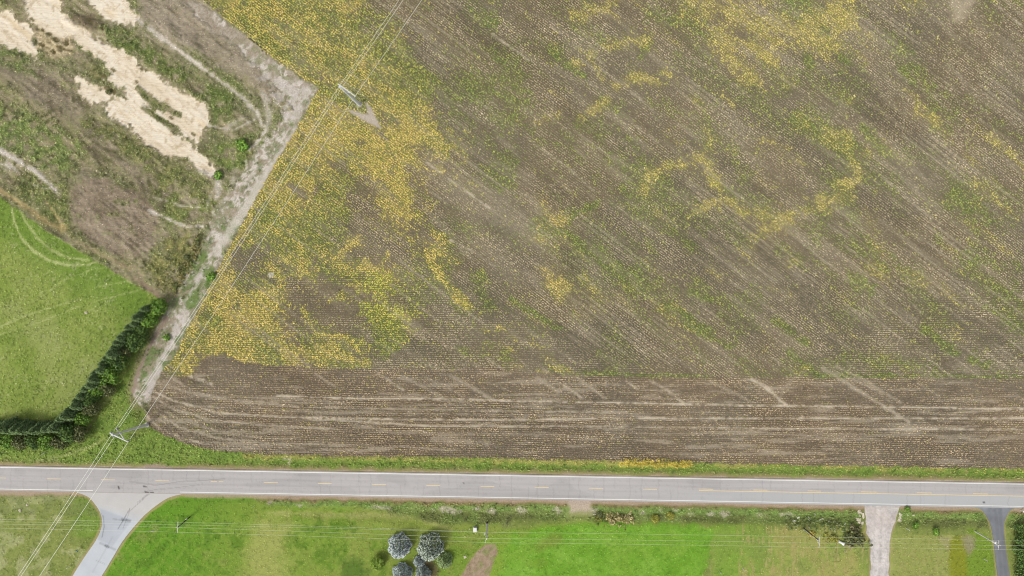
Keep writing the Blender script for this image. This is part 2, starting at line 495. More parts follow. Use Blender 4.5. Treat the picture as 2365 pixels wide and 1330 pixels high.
for pts, w, a in (([(735, 205), (800, 330), (900, 320), (1000, 340)], 90, .95), ([(800, 330), (700, 400), (630, 470)], 90, .9), ([(850, 200), (960, 260), (1010, 340), (900, 400)], 70, .9),
                  ([(640, 600), (600, 690), (640, 650)], 40, .8), ([(660, 600), (720, 640), (760, 590)], 30, .7), ([(560, 720), (620, 780), (600, 830)], 60, .85),
                  ([(700, 720), (730, 770), (800, 780), (850, 835)], 14, .85), ([(760, 690), (800, 680)], 14, .6), ([(840, 640), (900, 640), (880, 700), (920, 730)], 60, 1.0), ([(930, 540), (1000, 610), (1060, 690), (1085, 712)], 18, 1.0),
                  ([(890, 430), (960, 500)], 50, .9), ([(820, 560), (760, 600), (800, 620)], 30, .7), ([(920, 790), (960, 760), (930, 760)], 18, .6), ([(870, 860), (945, 905)], 10, .5), ([(1110, 890), (1140, 920)], 8, .7),
                  ([(450, 10), (560, 90), (700, 175)], 26, 1.0), ([(690, 310), (600, 470), (490, 670), (405, 820)], 12, 1.0),
                  ([(1620, -30), (1640, 60), (1700, 130), (1760, 170)], 60, .6), ([(1690, 10), (1760, 80), (1850, 75), (1950, 45)], 60, .85), ([(1700, 90), (1800, 140), (1850, 110)], 60, .4), ([(1700, 90), (1780, 150), (1830, 190)], 20, .8),
                  ([(1320, 30), (1350, 40), (1400, 15), (1420, -10)], 18, .6), ([(1330, 150), (1380, 115), (1440, 100), (1500, 90)], 20, .5), ([(1420, 200), (1460, 178), (1520, 190)], 16, .65), ([(1340, 270), (1375, 250), (1400, 230)], 14, .75),
                  ([(1355, 130), (1390, 180)], 10, .5), ([(1530, 165), (1570, 190)], 12, .6), ([(1490, 440), (1500, 400), (1560, 380), (1620, 365), (1650, 320)], 20, .7), ([(1630, 360), (1655, 420), (1670, 470)], 20, .7), ([(1590, 500), (1630, 475), (1665, 455), (1700, 470)], 12, .75),
                  ([(1640, 190), (1690, 240)], 16, .6), ([(1600, 200), (1620, 250)], 12, .4), ([(1630, 300), (1680, 340), (1720, 400), (1790, 430)], 14, .5), ([(1765, 320), (1810, 345), (1850, 380)], 14, .75), ([(1850, 280), (1920, 320), (2000, 345)], 30, .6),
                  ([(1975, 350), (1965, 420), (1930, 460), (1880, 480), (1820, 495), (1780, 520)], 26, .75), ([(1720, 490), (1780, 510), (1745, 550), (1730, 580)], 30, .7), ([(1930, 210), (1960, 235)], 16, .6), ([(2120, 260), (2160, 275)], 20, .5),
                  ([(2240, 280), (2290, 320), (2360, 380)], 18, .55), ([(1270, 640), (1310, 680), (1370, 720)], 40, .5), ([(1350, 640), (1400, 690)], 14, .7), ([(1240, 560), (1270, 580)], 22, .5), ([(1280, 510), (1320, 500), (1350, 490)], 12, .6),
                  ([(1100, 760), (1150, 765)], 12, .5), ([(1820, 610), (1840, 600)], 16, .4), ([(1780, 665), (1830, 690)], 14, .35), ([(1640, 620), (1660, 640)], 16, .5), ([(1230, 290), (1290, 260)], 20, .35), ([(2000, 500), (2050, 640)], 22, .35),
                  ([(1440, 1065), (1600, 1072)], 12, .6), ([(1430, 1018), (1500, 1030)], 16, .15), ([(1240, 858), (1270, 862)], 8, .8), ([(1840, 855), (1860, 850)], 12, .6), ([(1890, 215), (1900, 190), (1880, 160)], 20, .3)):
    big = pts[0][0] > 1200
    YF = np.maximum(YF, lmask(pts, w * (1.25 if big else 1), w * (1.9 if big else 1.1), w * .35, w * .25) * a * (.95 if big else 1))
YF = YF * (0.32 + 0.72 * sstep(0.12, 0.62, fbm(U, V, 20, 4, 3, DG, 1.6))) * (0.62 + .48 * sstep(.25, .55, fbm(U, V, 60, 4, 11, DG, 1.3)))
for pts, w, a in (([(540, 600), (600, 640)], 60, .6), ([(800, 400), (900, 450)], 30, .7), ([(760, 540), (740, 640)], 40, .6), ([(850, 60), (1000, 200)], 60, .7), ([(500, 760), (470, 700)], 20, .4), ([(960, 250), (1020, 300)], 26, .4), ([(700, 770), (640, 730)], 40, .7)):
    YF = YF * (1 - lmask(pts, w, w, w * .4, w * .2) * a)
edge_ = lmask([(440, 0), (560, 92), (735, 205), (712, 252), (690, 292), (640, 374), (585, 472), (520, 592), (470, 692), (425, 782), (405, 832), (440, 862)], 24, 16, 4, 3)
YF = np.maximum(YF, edge_ * .85)
for pts, w, a in (([(560, 50), (610, 100), (680, 150)], 60, .95), ([(560, 20), (600, 60)], 30, .6), ([(690, 170), (750, 210), (800, 230)], 34, .7), ([(800, 200), (820, 230), (840, 250)], 44, .9), ([(630, 520), (700, 560), (730, 520)], 90, .95), ([(720, 400), (690, 400)], 40, .6),
                  ([(880, 720), (900, 790)], 50, .75), ([(620, 20), (760, 70), (860, 150), (900, 200)], 110, .9), ([(700, 330), (660, 400)], 24, .5), ([(740, 470), (760, 500)], 40, .6), ([(480, 730), (540, 690)], 30, .6), ([(500, 740), (430, 800)], 40, .5), ([(750, 440), (800, 500)], 30, .5), ([(850, 90), (920, 150), (980, 200)], 50, .5), ([(560, 800), (640, 830)], 24, .7),
                  ([(1245, 510), (1330, 555), (1380, 590), (1440, 625), (1480, 660)], 34, .8), ([(1440, 560), (1500, 640)], 40, .3), ([(1545, 708), (1590, 742), (1640, 772)], 22, 1.0), ([(1640, 780), (1690, 800)], 12, .6), ([(1270, 110), (1300, 140), (1350, 175)], 14, .8), ([(1120, 50), (1140, 55)], 14, .7),
                  ([(1080, 200), (1120, 190)], 60, .25), ([(1180, 690), (1240, 725), (1290, 760)], 12, .75), ([(1100, 640), (1130, 700)], 40, .3), ([(2135, 760), (2165, 785), (2205, 812)], 20, 1.0), ([(2240, 830), (2280, 840)], 16, .7), ([(1330, 862), (1500, 868), (1650, 868)], 8, .75), ([(1880, 868), (2060, 868), (2180, 868), (2400, 872)], 9, .7),
                  ([(1790, 740), (1860, 790)], 18, .6), ([(1820, 810), (1880, 860)], 14, .5), ([(1850, 270), (1900, 320), (1960, 340)], 40, .5), ([(2000, 300), (2050, 360)], 24, .6), ([(1940, 440), (2000, 580)], 40, .35), ([(1970, 640), (2010, 670)], 26, .6), ([(1830, 10), (1890, 60)], 40, .6), ([(1820, 0), (1850, 0)], 20, .8),
                  ([(2060, 90), (2100, 150), (2170, 230)], 40, .35), ([(1860, 130), (1870, 150)], 16, .8), ([(1945, 130), (1960, 150)], 16, .7), ([(2080, 160), (2110, 190)], 18, .6), ([(1100, 180), (1260, 320), (1500, 420)], 120, .15), ([(1480, 130), (1500, 95)], 16, .5), ([(1510, 30), (1610, 70)], 40, .3),
                  ([(2200, 460), (2260, 520)], 50, .35), ([(2250, 620), (2365, 760)], 60, .3), ([(500, 985), (430, 950)], 26, .5), ([(540, 995), (700, 1005)], 8, .35), ([(390, 945), (440, 985), (500, 1005)], 20, .5), ([(2000, 560), (2040, 620)], 20, .5), ([(1950, 820), (2150, 850)], 24, .3),
                  ([(1380, 470), (1330, 490), (1300, 530)], 14, .6), ([(1560, 540), (1600, 570)], 20, .5), ([(1590, 670), (1640, 690)], 16, .6), ([(780, 840), (850, 845)], 10, .6)):
    GF = np.maximum(GF, lmask(pts, w, w * .9, w * .25, w * .2) * a)
GF = GF * (0.4 + 0.9 * sstep(0.2, 0.6, fbm(U, V, 12, 4, 9, DG, 1.8)))
# faint scattered colour everywhere in the standing part
YF = YF + (0.07 + 0.34 * sstep(.5, .85, ST2) * sstep(.35, .75, N110)) * (1 - head)
GF = GF + (0.17 + 0.26 * sstep(.5, .8, fbm(U, V, 45, 4, 13, DG, 2))) * (1 - head)
YF = YF * (1 - head * .93)
GF = GF * (1 - head * .6)
# pale wheel tracks and bare soil
for pts, w, a in (([(985, 375), (1060, 430), (1130, 480)], 7, .9), ([(1130, 480), (1200, 535), (1300, 610), (1430, 700)], 5, .45), ([(1135, 78), (1175, 105), (1222, 140)], 5, .9), ([(1140, 372), (1180, 395), (1220, 425)], 4, .8), ([(1040, 555), (1090, 578), (1140, 615)], 6, .9),
                  ([(1000, 500), (1040, 540)], 4, .4), ([(1230, 30), (1340, 110), (1400, 170), (1480, 230), (1515, 262)], 4, .6), ([(1430, 265), (1520, 330)], 4, .6), ([(1260, 350), (1310, 385), (1370, 440)], 5, .5), ([(1100, 230), (1150, 265), (1215, 305)], 6, .6), ([(1560, 0), (1700, 110), (1850, 210), (2000, 330)], 4, .4), ([(1980, 360), (2040, 410), (2090, 455), (2170, 520)], 5, .6),
                  ([(2280, -10), (2330, 35), (2380, 75)], 5, .7), ([(2320, 0), (2380, 45)], 5, .6), ([(2000, 70), (2090, 140)], 5, .4), ([(2210, 230), (2280, 290), (2365, 380)], 4, .5), ([(1800, 520), (1870, 575), (1960, 650)], 5, .5), ([(2060, 660), (2150, 740)], 4, .4), ([(1100, 560), (1250, 650)], 30, .25),
                  ([(1420, 700), (1480, 740), (1540, 790)], 6, .6), ([(1290, 460), (1160, 380)], 4, .3), ([(2130, 480), (2200, 540), (2300, 620)], 4, .4), ([(1600, 590), (1760, 700), (1900, 800), (2060, 900)], 5, .35), ([(1020, 600), (1200, 740), (1330, 840)], 5, .25),
                  ([(980, 870), (1080, 920)], 10, .3), ([(1270, 870), (1310, 895), (1345, 920)], 7, .6), ([(1445, 878), (1475, 900)], 6, .7), ([(1500, 878), (1540, 900), (1580, 932)], 6, .6), ([(1735, 875), (1780, 905), (1820, 938)], 8, .8), ([(1940, 880), (2000, 915), (2080, 968)], 7, .45), ([(1980, 878), (2060, 930)], 6, .4), ([(1400, 880), (1395, 925), (1370, 890)], 4, .5), ([(1800, 930), (1815, 890), (1855, 862)], 6, .4),
                  ([(440, 868), (490, 888)], 12, .9), ([(870, 860), (930, 900)], 9, .6), ([(710, 850), (760, 885), (790, 900)], 7, .4), ([(1170, 900), (1120, 880)], 6, .3),
                  ([(640, 914), (800, 920), (1060, 922), (1200, 926), (1420, 930), (1700, 936), (2060, 940), (2420, 946)], 5, .75), ([(390, 870), (450, 905), (560, 930), (700, 940), (900, 944), (1200, 950), (1450, 952)], 6, .45),
                  ([(345, 900), (400, 925), (500, 953), (650, 963), (900, 968), (1200, 970), (1400, 966), (1900, 966), (2420, 966)], 6, .65), ([(700, 966), (1000, 984), (1400, 985), (1800, 990), (2420, 992)], 6, .6), ([(340, 962), (370, 990), (430, 1015), (520, 1035)], 6, .6),
                  ([(500, 970), (570, 978)], 5, .6), ([(1000, 1015), (1130, 1025)], 20, .35), ([(540, 1025), (700, 1030)], 22, .3), ([(350, 935), (430, 975), (540, 1005), (700, 1015)], 6, .35), ([(360, 890), (400, 880)], 30, .5), ([(1200, 1008), (1500, 1010)], 5, .3)):
    PF = np.maximum(PF, lmask(pts, w * .62, w * .6, 1.4, 1.2) * a * (1.25 if pts[-1][0] - pts[0][0] > 900 else (.45 + .75 * sstep(.3, .6, N15))))
PF = np.maximum(PF, lmask([(1040, 420), (1130, 470), (1250, 560)], 60, 70, 12, 6) * .28)
PF = np.maximum(PF, lmask([(1000, 370), (1100, 520), (1180, 640)], 50, 60, 12, 6) * .25)
PF = np.maximum(PF, pmask([(2190, -20), (2260, -20), (2240, 30), (2205, 50)], 14, 8, 4) * .6)
PF = np.maximum(PF, .28 * sstep(.62, .9, ST1) * (1 - head))
pd = -U * math.sin(DG) + V * math.cos(DG)          # distance across the drilling
pa = U * math.cos(DG) + V * math.sin(DG)
for k in range(-60, 60):
    rk, rk2 = _T[5, k % 256, 11], _T[6, k % 256, 40]
    q0 = k * 23 + rk * 18
    on = sstep(.48, .72, fbm(pa, pa * 0 + k * 37.0, 130, 3, 4)) * (1 if rk2 > .35 else .4)
    PF = np.maximum(PF, sstep(2.6, .8, np.abs(pd - q0 + WARP * .8)) * on * .62 * (1 - head))
    if k % 3 == 0:
        PF = np.maximum(PF, sstep(2.6, .8, np.abs(pd - q0 - 11 + WARP * .8)) * on * .5 * (1 - head))
for pts, w, a in (([(350, 915), (400, 945), (480, 968), (600, 982), (760, 990)], 5, .6), ([(360, 950), (410, 985), (500, 1012), (620, 1024), (800, 1028)], 5, .5), ([(372, 885), (430, 905), (520, 922), (640, 932)], 5, .5),
                  ([(1800, 930), (1808, 900), (1830, 876), (1862, 856)], 6, .3), ([(1900, 858), (1935, 862), (1990, 884), (2060, 918)], 6, .45), ([(1735, 876), (1775, 896), (1805, 928)], 6, .7), ([(1900, 850), (1950, 880), (2020, 925), (2100, 975)], 7, .6), ([(1930, 845), (2000, 880), (2080, 930)], 6, .5),
                  ([(1330, 870), (1350, 885), (1400, 920)], 6, .55), ([(1040, 868), (1100, 900), (1140, 925)], 9, .5), ([(930, 870), (990, 900), (1040, 930)], 7, .4), ([(1240, 872), (1290, 905)], 7, .5), ([(1640, 880), (1690, 905), (1740, 930)], 6, .4), ([(2120, 885), (2170, 915)], 6, .4),
                  ([(640, 950), (1000, 956), (1500, 962)], 4, .35), ([(1400, 1000), (1900, 1004), (2400, 1008)], 5, .35), ([(900, 1000), (1300, 1004)], 6, .3)):
    PF = np.maximum(PF, lmask(pts, w, w * .8, 1.6, 1.2) * a)
PF = np.maximum(PF, .4 * sstep(.6, .85, STH) * head)
bare = pmask([(800, 252), (848, 262), (845, 235), (858, 248), (880, 296), (862, 290), (830, 272)], 2.5, 1.5, 1)
PF = np.maximum(PF, bare)
greenpad = pmask([(790, 205), (825, 200), (842, 240), (830, 258), (795, 245)], 6, 4, 3)
rockpale = pmask([(618, 632), (632, 628), (634, 638), (622, 642)], 2, 1.5, 1)
PF = np.maximum(PF, rockpale)
GF = np.maximum(GF, greenpad * .95)
YF = YF * (1 - greenpad) * (1 - PF * .5)
YF = YF * (1 - .4 * np.clip(GF, 0, 1) * (U < 1200) * (1 - edge_))
YF = (.55 * sstep(.10, .72, YF) + .45 * np.clip(YF, 0, .95)) * .95 * fm
GF = np.clip(GF * (1 - .35 * YF) * np.where(U > 1200, .85, 1) + YF * (.7 - .5 * (U > 1200)) * sstep(.45, .75, fbm(U, V, 30, 4, 12, DG, 1.5)), 0, 1) * fm
GF = (.5 * sstep(.05, .7, GF) + .5 * GF) * .95
PF = np.clip(PF * (1 + .15 * head), 0, 1) * fm
soilc = bands(0, [(118, 108, 91), (132, 121, 103), (148, 136, 116)], 60, 11, DG, 3)
warm = sstep(.3, .7, fbm(U, V, 140, 3, 5))[..., None]
soilc = soilc * (1 - warm * .5) + (soilc * np.array([1.04, .97, .92])) * warm * .5
put(fm, soilc)
paint(fm, (156, 142, 84), .0)
paint(YF * fm, (188, 172, 98), .8)
paint(GF * fm, (116, 124, 66), .6)
paint(PF * fm, (216, 202, 176), 1.0)
paint(bare, (206, 192, 176), .95)
paint(rockpale, (230, 224, 214), .9)

# ---- south of the highway
so_ = south * (V > rs(U))
dS = V - rs(U)                          # distance below the south edge line
put(so_, bands(0, [(128, 144, 70), (142, 154, 80), (156, 162, 92)], 50, 3))
put(so_, bands(0, [(112, 132, 60), (146, 158, 80), (170, 172, 106)], 6, 7), .4)
# west corner: dry olive with pale patches
wl = so_ * (U < 236)
paint(wl * sstep(.5, .75, fbm(U, V, 26, 4, 3)), (184, 186, 132), .7)
paint(wl * sstep(70, 20, np.abs(U - 215)) * (V < 1240), (122, 156, 54), .7)
paint(wl * sstep(.2, .6, N15) * (dS < 60), (128, 138, 84), .5)
# lawn between side road and spruces
wl2 = so_ * (U > 236) * (U < 1160)
paint(wl2 * sstep(900, 350, U) * sstep(.1, .5, N40 + .25), (108, 156, 40), .95)
paint(wl2 * sstep(380, 620, U) * (V > 1160), (146, 166, 66), .55)
paint(wl2 * sstep(.45, .75, fbm(U, V, 46, 4, 13)) * (U > 640), (120, 158, 48), .55)
mow = .5 + .5 * np.sin(((U - 236) * .80 + (V - 1330) * .6) / 4.3 + WARP * 1.2)
mow2 = .5 + .5 * np.sin(((U - 236) * .6 - (V - 1330) * .8) / 4.1 + WARP * 1.0)
lawnw = wl2 * (U < 900) * (V > 1190)
paint(lawnw * sstep(.75, .95, mow), (146, 172, 70), .38)
paint(lawnw * sstep(.8, .97, mow2), (152, 174, 76), .30)
paint(lawnw * sstep(.62, .8, fbm(U, V, 20, 4, 9)), (92, 130, 36), .55)
paint(wl2 * pmask([(560, 1330), (570, 1250), (600, 1200), (680, 1210), (660, 1260), (680, 1400), (560, 1400)], 30, 14, 5), (184, 184, 108), .7)
paint(wl2 * lmask([(620, 1185), (800, 1192), (900, 1190), (980, 1200), (1040, 1222)], 12, 12, 3, 2), (190, 190, 116), .7)
paint(wl2 * pmask([(790, 1290), (830, 1290), (850, 1320), (840, 1350), (780, 1350)], 12, 6, 4), (84, 116, 40), .7)
for o_ in (-16, -10, -4, 3, 9):
    paint(wl2 * lmask([(1112 + o_, 1248), (1078 + o_, 1280), (1040 + o_ * 1.2, 1340)], 2.4, 2.2, 2, 1.5), (112, 150, 44), .55)
    paint(wl2 * lmask([(1050 + o_, 1232), (1095 + o_, 1244)], 2.4, 2.2, 2, 1.5), (180, 184, 104), .4)
paint(so_ * lmask([(985, 1300), (1000, 1320), (985, 1345)], 26, 16, 3, 3), (104, 88, 70), .8)  # dark gap below the big spruce: occlusion between the trees painted into the ground
# vivid sown lawn
LAWN = [(1140, 1420), (1150, 1330), (1168, 1270), (1185, 1243), (1240, 1224), (1320, 1207), (1360, 1200), (1400, 1207), (1500, 1210), (1600, 1213), (1655, 1218), (1645, 1262), (1630, 1330), (1620, 1420)]
lw = pmask(LAWN, 9, 8, 5) * so_
lwf = pmask([(-60 + p[0] if p[0] < 1300 else p[0] - 15, p[1] + 0) for p in LAWN], 12, 4, 3) * so_
paint(lwf, (138, 172, 58), .8)
put(lw, bands(0, [(116, 164, 46), (128, 176, 56), (142, 186, 70)], 24, 5))
paint(lw * sstep(.5, .8, fbm(U, V, 60, 3, 7)), (142, 176, 66), .45)
paint(lw * sstep(.55, .9, fbm(U, V, 5, 3, 3)), (92, 146, 26), .4)
paint(lw * lmask([(1240, 1260), (1290, 1245)], 22, 22, 6, 3), (136, 150, 62), .7)
paint(lw * lmask([(1225, 1300), (1250, 1300)], 16, 18, 6, 3), (136, 156, 60), .4)
# mowed ground to the east
em = so_ * sstep(1638, 1660, U + WARP * 3) * (U < 2005) * (V > 1208)
paint(em * sstep(.3, .6, N40), (166, 176, 90), .9)
paint(em * sstep(1830, 1650, U + WARP * 30), (134, 172, 62), .85)
paint(em * sstep(.5, .7, fbm(U, V, 50, 3, 3)), (138, 162, 72), .5)
paint(em * sstep(.6, .85, fbm(U, V, 3, 3, 12, PI / 2, 8)) * (U > 1700), (190, 176, 116), .75)
paint(em * sstep(.55, .75, N40) * (U > 1700), (176, 162, 102), .4)
em2 = so_ * (U > 2055) * (U < 2205) * (V > 1236)
paint(em2, (160, 168, 88), .85)
q = np.hypot(U - 2120, (V - 1330) * .8)
paint(em2 * sstep(.6, .9, .5 + .5 * np.sin(q / 2.2 + WARP * 4)) * sstep(.35, .7, N15), (178, 180, 112), .55)
paint(em2 * sstep(.5, .8, fbm(U, V, 3, 3, 12, PI / 2, 8)), (176, 172, 108), .4)
paint(so_ * pmask([(2195, 1245), (2228, 1238), (2232, 1270), (2240, 1345), (2190, 1345)], 5, 4, 3), (144, 150, 40), .85)
paint(so_ * pmask([(2235, 1215), (2262, 1228), (2290, 1240), (2296, 1345), (2238, 1345), (2232, 1290), (2250, 1260)], 5, 4, 3), (126, 158, 48), .8)
paint(so_ * pmask([(2165, 1240), (2196, 1242), (2190, 1270), (2180, 1260)], 6, 4, 3), (172, 164, 116), .7)
paint(so_ * pmask([(2222, 1240), (2250, 1236), (2252, 1262), (2238, 1285), (2226, 1262)], 6, 4, 3), (160, 152, 118), .8)
# rough ditch vegetation
dm = so_ * (1 - lw) * sstep(600, 630, U + WARP * 10) * sstep(70, 56, dS + WARP * 5 + np.where(U < 1060, sstep(1060, 800, U) * 34, 0) + np.where(U > 1180, 12, 0))
put(dm, bands(0, [(112, 130, 68), (130, 148, 78), (148, 164, 96)], 14, 4, 0, 2), .9)
paint(dm * sstep(38, 24, dS) * sstep(.2, .6, N15), (134, 166, 82), .75)
paint(dm * sstep(30, 42, dS) * sstep(.3, .6, N40), (112, 112, 66), .55)
for x, y, rx, ry in ((625, 1160, 12, 6), (690, 1168, 8, 3), (880, 1172, 26, 6), (1025, 1178, 24, 9), (1052, 1182, 14, 7), (1100, 1175, 8, 4), (1135, 1180, 13, 8), (1203, 1178, 12, 9), (1287, 1178, 10, 8), (1373, 1180, 10, 7), (1484, 1185, 8, 5), (1525, 1182, 7, 5), (1640, 1187, 10, 6), (1675, 1188, 14, 8), (1757, 1190, 15, 7), (1815, 1190, 22, 6), (1595, 1188, 5, 3), (1560, 1180, 6, 3)):
    paint(so_ * pmask([(x - rx, y), (x - rx * .4, y - ry), (x + rx * .5, y - ry * .8), (x + rx, y + ry * .3), (x, y + ry)], 4, 4, 3) * sstep(.2, .5, N6 + .1), (204, 192, 174), .75)
paint(so_ * sstep(24, 10, dS + WARP * 5) * sstep(560, 640, U), (150, 122, 90), .8)
paint(so_ * sstep(18, 8, dS + WARP * 3) * (U < 230), (170, 146, 112), .7)
paint(so_ * sstep(15, 8, dS + WARP * 3), (196, 174, 152), .85)
paint(so_ * pmask([(1308, 1150), (1368, 1150), (1362, 1190), (1318, 1190)], 6, 4, 3), (204, 186, 166), .95)
paint(so_ * pmask([(1318, 1184), (1362, 1184), (1366, 1205), (1300, 1212)], 6, 4, 3), (146, 158, 84), .7)
# edges of roads and driveways: tan rim
SIDE = [(176, 1136.5), (203, 1147), (219, 1163.5), (231, 1182), (235.5, 1202), (233.5, 1222), (221, 1249), (195, 1287), (168, 1330), (100, 1445),
        (160, 1445), (235, 1330), (260, 1289), (284, 1249), (317, 1208), (345, 1180), (386, 1151), (422, 1140.5)]
GRAV = [(1998, 1167), (2000, 1195), (2003, 1232), (2010, 1246), (2012, 1280), (2011, 1330), (2010, 1450), (2049, 1450), (2052, 1330), (2054, 1270), (2056, 1240), (2062, 1222), (2068, 1204), (2072, 1186), (2077, 1168)]
ASPH = [(2254, 1171.5), (2266, 1177), (2275, 1187), (2287, 1209), (2294, 1244), (2299, 1288), (2304, 1330), (2318, 1450), (2345, 1450), (2332, 1330), (2326, 1288), (2320, 1242), (2319, 1209), (2327, 1188), (2334, 1178), (2342, 1172.5)]
for pg, w, c_ in ((SIDE, 7, (186, 168, 122)), (GRAV, 4, (186, 170, 128)), (ASPH, 4, (176, 168, 112))):
    s_ = sl_box(pg, 20)
    d = np.full(U.shape, 99.0); d[s_] = poly_sd(U[s_], V[s_], pg)
    paint(so_ * sstep(w, w * .4, d + WARP * 1.5), c_, .8)
MULCH = [(1058, 1345), (1078, 1305), (1100, 1277), (1120, 1259), (1143, 1257), (1149, 1275), (1142, 1300), (1122, 1345)]
mulm = pmask(MULCH, 2, 2, 1) * so_
put(mulm, bands(0, [(150, 130, 104), (174, 152, 126), (190, 170, 144)], 5, 3))
paint(mulm * sstep(.55, .75, N15), (138, 150, 84), .6)

# ---- region ids
REG[:] = 0
REG[vm > .5] = 5
REG[mm > .5] = 2
REG[(tm > .5) & (fm < .5)] = 3
REG[(sm > .5)] = 4
REG[fm > .5] = 1
REG[(so_ > .5)] = 6
REG[(dm > .5) & (so_ > .5)] = 5
REG[(mulm > .5)] = 7
inview = (np.abs(U - CU) < 1300) & (np.abs(V - CV) < 780)

# ---- heights
Z = np.zeros_like(WARP)
Z += (N40 - .5) * .12 + (N6 - .5) * .10
ewz = (REG == 0) & (V < 720) & (U < 760)
Z += ewz * ((fbm(U, V, 30, 4, 3, DG, 2) - .5) * .9 + (N6 - .5) * .25)
Z += sm * (-.15 + (fine - .5) * .12)
Z += mo * (N6 - .4) * 1.0
Z += lmask([(160, 45), (225, 60), (250, 80)], 26, 14) * (.4 + .5 * N6)
Z -= msc * ring * .06
# ditches either side of the highway
gap = np.ones_like(WARP)
for c_, w_ in ((1338, 34), (2035, 46), (2300, 52), (300, 110)):
    gap *= sstep(w_ * .8, w_ * 1.3, np.abs(U - c_))
gap = gap * sstep(600, 720, U)
Z -= .75 * np.exp(-((dS - 40) / 15) ** 2) * gap * (V > rs(U))
Z -= .35 * np.exp(-((V - (en - 22)) / 9) ** 2) * (U > 420)
far = sstep(1500, 4000, np.hypot(U - CU, V - CV))
Z = Z * (1 - far)
# keep the ground below every paved sheet
rd = np.maximum(sstep(en - 12, en - 3, V) * (1 - sstep(rs(U) + 4, rs(U) + 14, V)), 0)
for pg in (SIDE, GRAV, ASPH):
    s_ = sl_box(pg, 20)
    d = np.full(U.shape, 99.0); d[s_] = poly_sd(U[s_], V[s_], pg)
    rd = np.maximum(rd, sstep(9, 1, d))
Z = Z * (1 - rd) - .10 * rd


def zat(x, y):
    j = np.clip(np.round((np.asarray(x) + hx) / DX).astype(int) + offx, 0, NX - 1)
    i = np.clip(np.round((np.asarray(y) + hy) / DX).astype(int) + offy, 0, NY - 1)
    return Z[i, j]


def ij(x, y):
    j = np.clip(np.round((np.asarray(x) + hx) / DX).astype(int) + offx, 0, NX - 1)
    i = np.clip(np.round((np.asarray(y) + hy) / DX).astype(int) + offy, 0, NY - 1)
    return i, j


# ------------------------------------------------------------------ materials
def new_mat(name):
    m = bpy.data.materials.new(name)
    m.use_nodes = True
    nt = m.node_tree
    b = nt.nodes['Principled BSDF']
    return m, nt, b


def mat_attr(name, scale=2.0, var=0.25, rough=0.95, bump=0.0, bscale=4.0, spec=0.15, grain=0.0):
    """colour from the Col attribute, broken up by fine noise"""
    m, nt, b = new_mat(name)
    at = nt.nodes.new('ShaderNodeAttribute'); at.attribute_name = 'Col'
    tc = nt.nodes.new('ShaderNodeTexCoord')
    nz = nt.nodes.new('ShaderNodeTexNoise')
    nz.inputs['Scale'].default_value = scale
    nz.inputs['Detail'].default_value = 4
    nz.inputs['Roughness'].default_value = .65
    mr = nt.nodes.new('ShaderNodeMapRange')
    mr.inputs['From Min'].default_value = .3
    mr.inputs['From Max'].default_value = .7
    mr.inputs['To Min'].default_value = 1 - var
    mr.inputs['To Max'].default_value = 1 + var
    mx = nt.nodes.new('ShaderNodeVectorMath'); mx.operation = 'SCALE'
    nt.links.new(tc.outputs['Object'], nz.inputs['Vector'])
    nt.links.new(nz.outputs['Fac'], mr.inputs['Value'])
    nt.links.new(at.outputs['Color'], mx.inputs[0])
    nt.links.new(mr.outputs['Result'], mx.inputs['Scale'])
    nt.links.new(mx.outputs[0], b.inputs['Base Color'])
    if grain > 0:                    # long scratches left by machines, along the working direction
        mp = nt.nodes.new('ShaderNodeMapping')
        mp.inputs['Rotation'].default_value = (0, 0, math.radians(37))
        mp.inputs['Scale'].default_value = (.35, 3.2, 1)
        n3 = nt.nodes.new('ShaderNodeTexNoise')
        n3.inputs['Scale'].default_value = 1.0
        n3.inputs['Detail'].default_value = 5
        n3.inputs['Roughness'].default_value = .7
        m3 = nt.nodes.new('ShaderNodeMapRange')
        m3.inputs['From Min'].default_value = .35
        m3.inputs['From Max'].default_value = .62
        m3.inputs['To Min'].default_value = 1 - grain
        m3.inputs['To Max'].default_value = 1 + grain * .3
        mx3 = nt.nodes.new('ShaderNodeVectorMath'); mx3.operation = 'SCALE'
        nt.links.new(tc.outputs['Object'], mp.inputs['Vector'])
        nt.links.new(mp.outputs[0], n3.inputs['Vector'])
        nt.links.new(n3.outputs['Fac'], m3.inputs['Value'])
        nt.links.new(mx.outputs[0], mx3.inputs[0])
        nt.links.new(m3.outputs['Result'], mx3.inputs['Scale'])
        nt.links.new(mx3.outputs[0], b.inputs['Base Color'])
    b.inputs['Roughness'].default_value = rough
    b.inputs['Specular IOR Level'].default_value = spec
    if bump > 0:
        n2 = nt.nodes.new('ShaderNodeTexNoise')
        n2.inputs['Scale'].default_value = bscale
        n2.inputs['Detail'].default_value = 5
        bp = nt.nodes.new('ShaderNodeBump')
        bp.inputs['Strength'].default_value = .8
        bp.inputs['Distance'].default_value = bump
        nt.links.new(tc.outputs['Object'], n2.inputs['Vector'])
        nt.links.new(n2.outputs['Fac'], bp.inputs['Height'])
        nt.links.new(bp.outputs[0], b.inputs['Normal'])
    return m


